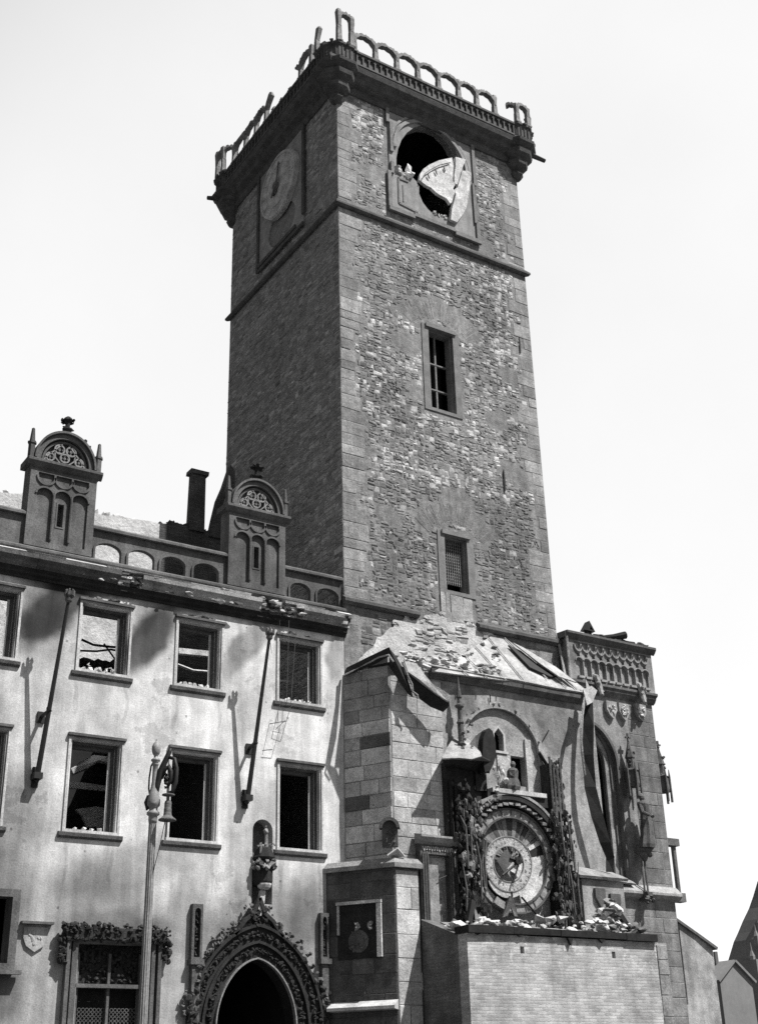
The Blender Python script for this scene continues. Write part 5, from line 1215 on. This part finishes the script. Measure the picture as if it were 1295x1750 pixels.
mb = MB(); mb.sheet([(23.55, 30.14, 7.95), (23.9, 30.12, 8.3), (24.25, 30.12, 8.0), (24.0, 30.12, 7.75), (23.85, 30.14, 7.55)], .03); mb.build('star_plate', 'gable', clock)
mb = MB(); mb.sheet([(23.9, 30.15, 7.75), (24.2, 30.12, 7.6), (24.25, 30.12, 7.85), (24.1, 30.12, 7.95)], .03); mb.build('moon_plate', 'plaster_bare', clock)
mb = MB(); mb.sheet([(23.55, 30.05, 6.35), (23.8, 29.95, 6.95), (23.92, 29.95, 6.9), (24.12, 30.05, 6.4), (23.95, 30.0, 6.4), (23.85, 30.0, 6.65), (23.7, 30.0, 6.4)], .06); mb.build('fallen_bracket', 'gable', clock)

# ================================================================== STATUES AND CANOPIES
def figure(p, h, name, label, cat, mat, yaw=0.0, crouch=False):
    """draped stone figure as one closed skin: elliptical rings up the robe, shoulders, neck and head, arms grown on"""
    m_ = MB(); m_.M = Matrix.Translation(p) @ Matrix.Rotation(yaw, 4, 'Z') @ Matrix.Scale(h, 4)
    prof = [(.17, 0), (.18, .06), (.15, .22), (.135, .40), (.12, .52), (.11, .62), (.13, .72), (.145, .79), (.12, .83), (.05, .855), (.045, .875), (.065, .90), (.072, .94), (.06, .975), (.03, 1.0)]
    if crouch: prof = [(.30, 0), (.34, .12), (.30, .26), (.22, .40), (.22, .55), (.24, .66), (.18, .74), (.07, .78), (.09, .82), (.12, .88), (.10, .95), (.04, 1.0)]
    V, F = [], []; seg = 14
    for i, (r, z) in enumerate(prof):
        fold = .10 if z < .6 else .0
        for k in range(seg):
            a = 2 * math.pi * k / seg; rr = r * (1 + fold * (1 if k % 2 else -1)); V.append((rr * math.cos(a) + (.03 * math.sin(z * 5) if not crouch else .1 * z), rr * .75 * math.sin(a) - (.06 * z if crouch else .03 * math.sin(3 * z)), z))
    for i in range(len(prof) - 1):
        for k in range(seg): a, b = i * seg + k, i * seg + (k + 1) % seg; F.append((a, b, b + seg, a + seg))
    F += [tuple(range(seg))[::-1], tuple(range((len(prof) - 1) * seg, len(prof) * seg))]
    m_.raw(V, F)
    sz = .76 if not crouch else .62
    for sg in (-1, 1): m_.tube([(sg * .13, -.01, sz), (sg * .18, -.06, sz - .14), (sg * .08, -.15, sz - .19)], [.05, .04, .03], 7)
    return tag(m_.build(name, mat, org=p), label, cat)
figure(Vector((30.78, 31.32, 9.05)), 1.80, 'statue', 'dark draped standing statue on a corbel at the house corner', 'statue', 'gallery', .4)
figure(Vector((24.42, 30.3, 10.115)), .92, 'statue', 'small crouching stone figure on the ledge above the clock', 'statue', 'gallery', .5, True)
m_ = MB()
for (dx, dz, r) in ((0, .2, .17), (-.12, .35, .14), (.1, .4, .13), (.02, .58, .12), (-.22, .5, .1), (.2, .2, .12), (-.1, .02, .13), (-.18, -.15, .11)): m_.rock((23.85 + dx, 30.1, 10.15 + dz), r, rng.uniform(.6, 1.2), (.8, .8, 1.2))
tag(m_.build('broken_statue', 'rubble_piece'), 'shattered pale stone figure on the ledge above the clock beside the dark canopy', 'statue')
def spire_canopy(p, label, group, tall):
    t = thing('statue_canopy', label, 'canopy', p, group)
    m_ = MB(); m_.lathe([(.24, 0), (.26, .1), (.24, .5), (.28, .55), (.16, .62), (.14, .95), (.17, 1.0), (.06, 1.45), (.03, 1.62)], p, 6, rot=.3); m_.build('spire', 'gallery', t)
    m_ = MB()
    for k in range(6):
        a = .3 + k * math.pi / 3; x, y = p[0] + .27 * math.cos(a), p[1] + .27 * math.sin(a)
        m_.tube([(x, y, p[2] - .35), (x, y, p[2] + .55), (x, y, p[2] + .8)], [.045, .04, .012], 5)
    m_.build('side_pinnacle', 'gallery', t)
    m_ = MB(); m_.rock((p[0], p[1], p[2] + 1.62), .07); m_.box(p[0] - .12, p[0] + .12, p[1] - .03, p[1] + .03, p[2] + 1.68, p[2] + 1.73); m_.box(p[0] - .03, p[0] + .03, p[1] - .03, p[1] + .03, p[2] + 1.6, p[2] + 1.85)
    for k in range(10): m_.rock((p[0] + rng.uniform(-.15, .15), p[1] - .1, p[2] + rng.uniform(.6, 1.3)), .05)
    m_.build('crocket', 'gallery', t)
spire_canopy((30.62, 31.5, 11.10), 'pinnacled stone canopy above the corner statue', 'gothic canopies on the corner house', 1)
spire_canopy((32.72, 32.2, 11.25), 'pinnacled stone canopy jutting out against the sky at the house edge', 'gothic canopies on the corner house', 1)
t = thing('statue_corbel', 'clustered slim shafts with leafy corbel carrying the corner statue', 'corbel', (30.7, 31.5, 7.6))
for dx in (-.08, .06):
    m_ = MB(); m_.tube([(30.68 + dx, 31.46, 7.6), (30.68 + dx, 31.46, 8.66)], .035, 6); m_.build('shaft', 'gable', t)
m_ = MB(); m_.lathe([(.06, 0), (.12, .12), (.24, .28), (.3, .36), (.3, .4), (.1, .41)], (30.74, 31.45, 8.64), 8)
for k in range(12): a = rng.uniform(0, 6.28); m_.rock((30.74 + .22 * math.cos(a), 31.42 - .15 * abs(math.sin(a)), 8.85), .09)
m_.build('leaf_corbel', 'gallery', t)
m_ = MB(); m_.box(30.56, 30.88, 31.4, 31.748, 7.42, 7.66)
for k in range(8): m_.rock((30.72 + rng.uniform(-.16, .16), 31.38, 7.44 + rng.uniform(-.16, .2)), .1)
m_.build('shaft_base', 'gallery', t)

# ================================================================== CORNER HOUSE (right)
HY = 31.75; HX0, HX1 = 28.31, 32.2
house = thing('corner_house', 'narrow gothic corner house with traceried attic and tall lancet window', 'building', (30.3, HY, 0))
lan = arch_pts(28.5, 30.25, 7.95, 11.9, 1.3, 18, .25)
mb = MB(); mb.plate(rect(HX0, HX1, 0, 14.55), [lan], HY, HY + .6); mb.box(HX1 - .5, HX1, HY + .61, 38, 0, 14.55); mb.box(HX0, HX1 - .51, 37.5, 38, 0, 14.55); mb.build('street_wall', 'house', house)
mb = MB(); coursed(mb, 30.95, HX1 - .01, 8.0, 14.4, HY, lambda x, z: max(.5, rng.gauss(.72, .08)), h=.5, wr=(.6, 1.2), d=(.006, .016)); mb.build('corner_facing', 'house', house)
mb = MB(); coursed(mb, 28.4, HX1 - .01, .2, 7.4, HY, lambda x, z: max(.5, rng.gauss(.95, .12)), h=.5, wr=(.6, 1.2), d=(.006, .016)); mb.build('base_facing', 'house', house)
mb = MB()
for (dd, y0, y1, h_) in ((.0, -.03, .10, .05), (.16, .14, .25, .05), (.32, .30, .42, .04)):
    P = arch_pts(28.5 + dd, 30.25 - dd, 7.95, 11.9, 1.3 - dd * .9, 18, .25); mb.strip(P[2:], h_, HY + y0, HY + y1); mb.strip([(30.25 - dd, 7.95), (30.25 - dd, 11.9)], h_, HY + y0, HY + y1)
lw = mb.build('lancet_window', 'gable', house)
mb = MB(); P1 = arch_pts(28.48, 30.27, 7.94, 11.9, 1.32, 18, .25); P2 = arch_pts(28.9, 29.86, 8.0, 11.9, .9, 18, .25); mb.plate(P1, [P2], HY + .2, HY + .28); mb.build('window_frame', 'house_pale', lw)
mb = MB(); mb.box(28.32, 30.6, HY + .61, HY + .66, 7.8, 13.4); mb.build('dark_glazing', 'dark_room', lw)
mb = MB(); mb.sheet([(28.4, HY - .25, 7.95), (30.3, HY - .2, 7.85), (30.2, HY + .4, 8.3), (28.5, HY + .4, 8.3)], .06); mb.build('window_sill', 'house_pale', lw)
mb = MB(); mb.sweep([(HY - .002, 7.45), (HY - .16, 7.5), (HY - .26, 7.6), (HY - .26, 7.68), (HY - .002, 7.92)], 28.45, HX1 + .12); mb.build('string_course', 'house_pale', house)
mb = MB(); mb.sweep([(HY - .002, 14.22), (HY - .1, 14.28), (HY - .18, 14.4), (HY - .18, 14.58), (HY - .002, 14.6)], HX0, HX1 + .08); mb.build('attic_string', 'gable', house)
AX = 28.36; AW = 3.94; AYY = 31.6; n = 10; st = (AW - .50) / n
hs = []
for i in range(n):
    a = AX + .27 + i * st; b = a + st; c_ = (a + b) / 2; r = st / 2
    hs.append(arch_pts(a + .025, b - .04, 14.78, 15.28, .12, 6))
    hs.append([(c_ + .075 * math.cos(R(t)), 15.53 + .085 * math.sin(R(t))) for t in range(0, 360, 45)])
    hs.append([(c_ + (r - .03), 16.02), (c_ - (r - .03), 16.02)] + [(c_ + (r - .03) * math.cos(R(t)), 15.92 + .2 * math.sin(R(t))) for t in range(180, 361, 30)])
mb = MB(); mb.plate(rect(AX, AX + AW, 14.62, 16.12), hs, AYY, AYY + .08); att = mb.build('attic', 'house', house)
mb = MB(); mb.box(AX + .01, AX + AW - .01, AYY + .081, 38, 14.62, 16.11); mb.build('attic_backing', 'house_pale', att)
mb = MB()
for i in range(n):
    a = AX + .27 + i * st; c_ = a + st / 2
    if i: mb.strip([(a, 14.76), (a, 15.35)], .018, AYY - .05, AYY - .001)
    mb.strip([(c_ + (st / 2) * math.cos(R(t)), 15.3 + .15 * math.sin(R(t))) for t in range(0, 181, 20)], .018, AYY - .05, AYY - .001)
    mb.strip([(c_ + (st / 2) * math.cos(R(t)), 15.9 + .24 * math.sin(R(t))) for t in range(180, 361, 20)], .018, AYY - .06, AYY - .001)
    mb.box(c_ - .13, c_ + .13, AYY - .1, AYY - .001, 14.68, 14.76)
mb.build('attic_tracery', 'house_pale', att)
mb = MB(); mb.sweep([(AYY - .001, 16.06), (AYY - .08, 16.13), (AYY - .16, 16.24), (AYY - .16, 16.32), (AYY + .4, 16.36), (AYY + .4, 16.13), (AYY - .001, 16.13)], AX - .1, AX + AW + .14); mb.sweep([(AYY - .002, 14.45), (AYY - .09, 14.52), (AYY - .09, 14.6), (AYY - .002, 14.619)], AX - .02, AX + AW + .02)
for k in range(26): mb.rock((rng.uniform(29.6, 32.3), AYY - .02, 16.36 + rng.uniform(0, .05)), rng.uniform(.06, .13), sq=(2, 1, .5))
mb.build('attic_cornice', 'gable', att)
for (cx, cz) in ((30.14, 13.76), (30.72, 13.76), (31.52, 13.84)):
    mb = MB(); mb.plate([(cx - .24, cz + .3), (cx + .24, cz + .3), (cx + .24, cz), (cx + .12, cz - .2), (cx, cz - .3), (cx - .12, cz - .2), (cx - .24, cz)], [], HY - .14, HY - .002); o = mb.build('shield_relief', 'house_pale', house)
    mb = MB()
    for k in range(12): mb.rock((cx + rng.uniform(-.14, .14), HY - .15, cz + rng.uniform(-.16, .22)), rng.uniform(.04, .09))
    mb.build('shield_carving', 'plaster_bare', o)
mb = MB(); mb.plate([(31.95, 13.8), (32.45, 13.8), (32.45, 13.4), (32.3, 13.15), (32.2, 13.1), (31.95, 13.2)], [], 32.3, 32.4); mb.build('side_shield', 'gallery', house)
for (x, z) in ((29.45, 14.2), (31.45, 14.2)):
    m_ = MB(); m_.tube([(x, HY, z + .75), (x, HY - .25, z + .6), (x + .02, HY - .34, z + .2), (x - .06, HY - .5, z - .12)], [.06, .10, .11, .06], 7)
    for k in range(9): m_.rock((x + rng.uniform(-.1, .1), HY - .4, z + rng.uniform(-.15, .5)), rng.uniform(.05, .10))
    m_.build('gargoyle', 'house_pale', house)
# colonnette standing off the corner
mb = MB(); mb.tube([(32.68, 32.0, 7.8), (32.68, 32.0, 9.35)], .085, 8); mb.box(32.21, 32.85, 31.85, 32.15, 9.36, 9.6); mb.box(32.21, 32.85, 31.85, 32.15, 7.5, 7.79); mb.rock((32.82, 32.0, 9.5), .12); mb.rock((32.82, 32.0, 7.66), .12)
mb.build('colonnette', 'gable', house)
mb = MB(); mb.tube([at3(953, 1092, 31.9), at3(961, 1135, 31.7), at3(966, 1160, 31.6)], .05, 6); mb.tube([(28.30, 31.55, 16.3), (28.32, 31.58, 14.3)], .05, 6); mb.build('downpipe', 'lead', house)
# cowl and burnt log on the attic
t = thing('chimney_cowl', 'small dark metal chimney cowl on the corner house attic', 'cowl', (29.6, 31.9, 16.34))
m_ = MB(); m_.box(29.5, 29.62, 31.8, 31.95, 16.36, 16.6); m_.box(29.68, 29.72, 31.8, 31.95, 16.36, 16.6); m_.build('cowl_base', 'iron', t)
m_ = MB(); m_.plate([(29.35, 16.6), (29.85, 16.6), (29.62, 16.98)], [[(29.6, 16.65), (29.75, 16.65), (29.66, 16.8)]], 31.75, 32.0); m_.build('cowl_hood', 'iron', t)
m_ = MB(); m_.tube([(30.05, 31.75, 16.42), (30.6, 31.62, 16.48), (31.05, 31.5, 16.6)], [.07, .12, .14], 8); tag(m_.build('fallen_log', 'char'), 'charred round timber lying on the corner house attic', 'timber')

# torn gutter strips hanging off the eaves corner
def ribbon(pts, w_, th, label, mat):
    m_ = MB(); n = len(pts); V, F = [], []
    for i, (px, py, y, wd, tw) in enumerate(pts):
        p = at3(px, py, y); d = Vector((math.cos(tw), math.sin(tw), 0)) * wd / 2; q = Vector((-math.sin(tw), math.cos(tw), 0)) * th / 2
        V += [p - d - q, p + d - q, p + d + q, p - d + q]
    for i in range(n - 1):
        for k in range(4): F.append((i * 4 + k, i * 4 + (k + 1) % 4, (i + 1) * 4 + (k + 1) % 4, (i + 1) * 4 + k))
    F += [(0, 1, 2, 3), tuple((n - 1) * 4 + k for k in (3, 2, 1, 0))]
    m_.raw(V, F); return tag(m_.build('hanging_strip', mat), label, 'metal strip', 'torn metal strips hanging off the chapel eaves')
ribbon([(1004, 1178, 30.21, .2, -.4), (1005, 1200, 30.16, .28, -.7), (1005, 1240, 30.11, .34, -.9), (1004, 1290, 30.11, .36, -.8), (1008, 1345, 30.11, .36, -.5), (1020, 1395, 30.11, .38, -.4), (1033, 1440, 30.11, .32, -.5), (1042, 1465, 30.16, .26, -.6), (1041, 1490, 30.21, .22, -.3)], 0, .06, 'long curling dark metal strip hanging from the eaves down to the buttress cap', 'lead_dark')
ribbon([(1002, 1182, 30.11, .14, .3), (996, 1210, 29.96, .16, .6), (992, 1245, 29.91, .16, .9), (994, 1285, 29.91, .15, 1.1), (999, 1325, 29.96, .10, 1.2)], 0, .05, 'short pale metal strip hanging from the eaves beside the long dark one', 'lead')
m_ = MB(); m_.sheet([at3(996, 1178, 30.1), at3(1010, 1172, 30.0), at3(1020, 1180, 30.0), at3(1012, 1200, 29.9), at3(1003, 1205, 29.9)], .06); m_.sheet([at3(1000, 1160, 30.3), at3(1009, 1178, 30.1), at3(1003, 1186, 30.1)], .06)
tag(m_.build('bent_sheet', 'lead'), 'crumpled pale sheet metal where the chapel eaves meet the corner house', 'sheet metal')

# ================================================================== BRICK BLAST WALL
BX0, BX1, BY0, BZ = 20.88, 28.05, 28.2, 5.62
bw_t = thing('brick_wall', 'tall pale brick blast wall shielding the lower clock', 'wall', (24.4, BY0, 0))
mb = MB(); mb.plate(rect(BX0, BX1, 0, BZ), [rect(22.63, 22.77, 5.16, 5.34), rect(25.9, 26.03, 5.14, 5.32)], BY0, BY0 + .4); mb.build('front_panel', 'brick_pale', bw_t)
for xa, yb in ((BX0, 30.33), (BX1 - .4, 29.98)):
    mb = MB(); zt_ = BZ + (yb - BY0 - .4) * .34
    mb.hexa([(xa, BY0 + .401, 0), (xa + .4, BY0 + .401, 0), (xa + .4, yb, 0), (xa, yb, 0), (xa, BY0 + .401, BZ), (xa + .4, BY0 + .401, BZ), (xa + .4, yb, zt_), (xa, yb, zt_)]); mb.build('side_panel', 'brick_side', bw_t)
mb = MB(); mb.hexa([(BX0 + .41, BY0 + .41, BZ - .16), (BX1 - .41, BY0 + .41, BZ - .16), (BX1 - .41, 29.97, BZ + .36), (BX0 + .41, 29.97, BZ + .36), (BX0 + .41, BY0 + .41, BZ - .02), (BX1 - .41, BY0 + .41, BZ - .02), (BX1 - .41, 29.97, BZ + .50), (BX0 + .41, 29.97, BZ + .50)]); mb.build('cover_slab', 'mortar', bw_t)
mb = MB(); mb.box(22.5, 22.9, BY0 + .402, BY0 + .43, 5.0, 5.5); mb.box(25.8, 26.2, BY0 + .402, BY0 + .43, 5.0, 5.5); mb.build('dark_vent_back', 'iron', bw_t)  # black plates behind the vent holes, painted shade
mb = MB(); x = BX0 - .02
while x < 27.6: x1 = min(x + rng.uniform(1.2, 2.6), 27.62); mb.box(x, x1 - .01, BY0 - .12, BY0 + .5, BZ + .005 + rng.uniform(-.004, .02), BZ + .2, jit=.012); x = x1
for (x, z) in ((24.35, -.2), (25.5, -.1), (21.2, -.05), (22.6, -.04)): mb.plate([(x - .1, BZ), (x + .1, BZ), (x, BZ + z)], [], BY0 - .1, BY0 - .03)
mb.build('top_plank', 'char', bw_t)
mb = MB(); coursed(mb, 27.62, BX1 - .005, .1, BZ - .02, BY0, lambda x, z: rng.uniform(1.0, 1.3), h=.5, wr=(.4, .5), d=(.02, .03)); mb.build('end_pier', 'house', bw_t)
# rubble heap on top: every lump a thing
zt = BZ + .2
def heap(x): return .12 + .16 * math.exp(-((x - 23.9) / .7) ** 2) + .85 * math.exp(-((x - 26.3) / .55) ** 2) + .2 * math.exp(-((x - 25.2) / .4) ** 2)
for k in range(150):
    x = rng.uniform(20.95, 27.4) if k < 90 else rng.gauss(26.2, .5); x = min(max(x, 20.95), 27.5); h = heap(x)
    zz = zt + rng.random() * h; r = rng.uniform(.04, .14) * (rng.choice((.8, 1.3, 1.3, 2.0)) if x > 25.5 else rng.choice((.7, 1, 1.5)))
    yy = rng.uniform(0, .35) if k % 3 else rng.uniform(.4, 1.5)
    if yy > .36: zz = BZ + (yy - .4) * .38 + rng.random() * h * .5
    m_ = MB(); m_.rock((x, BY0 + yy, zz + r * .4), r, rng.choice((.25, .4, .6, .8, 1.0, 1.15)), (1.4, 1, .8))
    a_, b_ = ('in the high heap on the brick wall near the buttress cap', 'rubble heap under the buttress cap') if x > 25.6 else ('strewn along the dark plank on the brick wall', 'rubble strewn along the brick wall top')
    tag(m_.build('rubble_stone', 'rubble_piece'), 'pale stone lump ' + a_, 'rubble', b_)
for (a, b, lab) in (((26.9, 28.45, 5.95), (26.35, 28.5, 6.75), 'charred plank leaning out of the high rubble heap'), ((21.1, 28.4, 5.9), (21.35, 28.5, 6.5), 'short charred stick poking up from the brick wall before the side doorway')):
    beam(Vector(a), Vector(b), .07, lab, 'char', 'burnt_plank', 'plank')

# ================================================================== SLOPE-TOPPED WALL AND FAR HOUSES
sw = thing('buttress_wall', 'low stone wall with sloping top and dark vertical slot', 'wall', (37, 36, 0))
tl, tr = at(1147, 1570, 36), at(1215, 1621, 36); s0, s1 = at(1150, 1580, 36), at(1174, 1716, 36)
mb = MB(); mb.plate([(34.6, 0), (38.2, 0), (38.2, tr[1]), (37.4, 7.05), (tl[0], tl[1]), (34.6, tl[1])], [rect(36.28, 36.58, 4.6, 7.3)], 36, 36.5); mb.build('wall', 'annex', sw)
mb = MB(); mb.box(36.2, 36.7, 36.45 + .06, 36.6, 4.5, 7.4); mb.build('slot_back', 'iron', sw)  # black plate paints the slot's shade
mb = MB(); mb.sheet([(tl[0], 35.9, tl[1]), (37.4, 35.9, 7.05), (37.4, 36.6, 7.05), (tl[0], 36.6, tl[1])], .1); mb.sheet([(37.4, 35.9, 7.05), (38.3, 35.85, tr[1] - .05), (38.3, 36.6, tr[1] - .05), (37.4, 36.6, 7.05)], .1); mb.build('coping', 'gable', sw)
def far_house(x0, x1, y, eave, ridge, label, mat, dep=9, name='far_house', gable_front=True):
    t = thing(name, label, 'house', ((x0 + x1) / 2, y, 0))
    m_ = MB()
    if gable_front: m_.plate([(x0, 0), (x1, 0), (x1, eave), ((x0 + x1) / 2, ridge), (x0, eave)], [], y, y + dep)
    else: m_.box(x0, x1, y, y + dep, 0, eave)
    m_.build('wall', mat, t)
    m_ = MB(); c_ = (x0 + x1) / 2
    if gable_front:
        m_.sheet([(x0 - .3, y - .3, eave - .2), (c_, y - .3, ridge), (c_, y + dep, ridge), (x0 - .3, y + dep, eave - .2)], .25); m_.sheet([(c_, y - .3, ridge), (x1 + .3, y - .3, eave - .2), (x1 + .3, y + dep, eave - .2), (c_, y + dep, ridge)], .25)
    else: m_.sheet([(x0 - .3, y - .3, eave), (x1 + .3, y - .3, eave), (x1 - .5, y + dep / 2, ridge), (x0 + .5, y + dep / 2, ridge)], .25)
    m_.build('roof', mat, t)
    m_ = MB(); m_.tube([(c_ - .4, y + 2, ridge - .6), (c_ - .4, y + 2, ridge + 1.2)], .25, 6); m_.build('chimney', 'far_dark', t)
far_house(106.6, 111.4, 100, 12.3, 14.2, 'distant grey gabled house below the steep church roof', 'far_dark')
far_house(104.2, 106.3, 103, 9.3, 11.6, 'pale narrow distant house between the sloping wall and the gabled one', 'far_house')
t = thing('church_spire', 'dark distant church roof rising steeply to a spire beyond the square', 'spire', (128, 108, 0))
def sp(px, py): return at(px, py, 108)
cx = sp(1312, 1560)[0]
m_ = MB(); m_.box(cx - 5.5, cx + 5.5, 106, 112, 0, sp(1268, 1642)[1]); m_.build('spire_tower', 'far_dark', t)
m_ = MB(); m_.lathe([(cx - sp(q, r_)[0], sp(q, r_)[1]) for q, r_ in ((1268, 1640), (1274, 1604), (1278, 1590), (1283, 1570), (1289, 1550), (1293, 1530), (1297, 1505))], (cx, 108, 0), 4, rot=R(48)); m_.build('spire_roof', 'far_dark', t)
for q, h_ in (((1270, 1640), 1.8), ((1277, 1606), 1.6), ((1283, 1583), 1.5), ((1290, 1560), 1.6)):
    x, z = sp(*q); m_ = MB(); m_.lathe([(.35, -.8), (.35, .3), (.12, .9), (.03, h_)], (x + .35, 107, z), 6); m_.build('spire_pinnacle', 'far_dark', t)
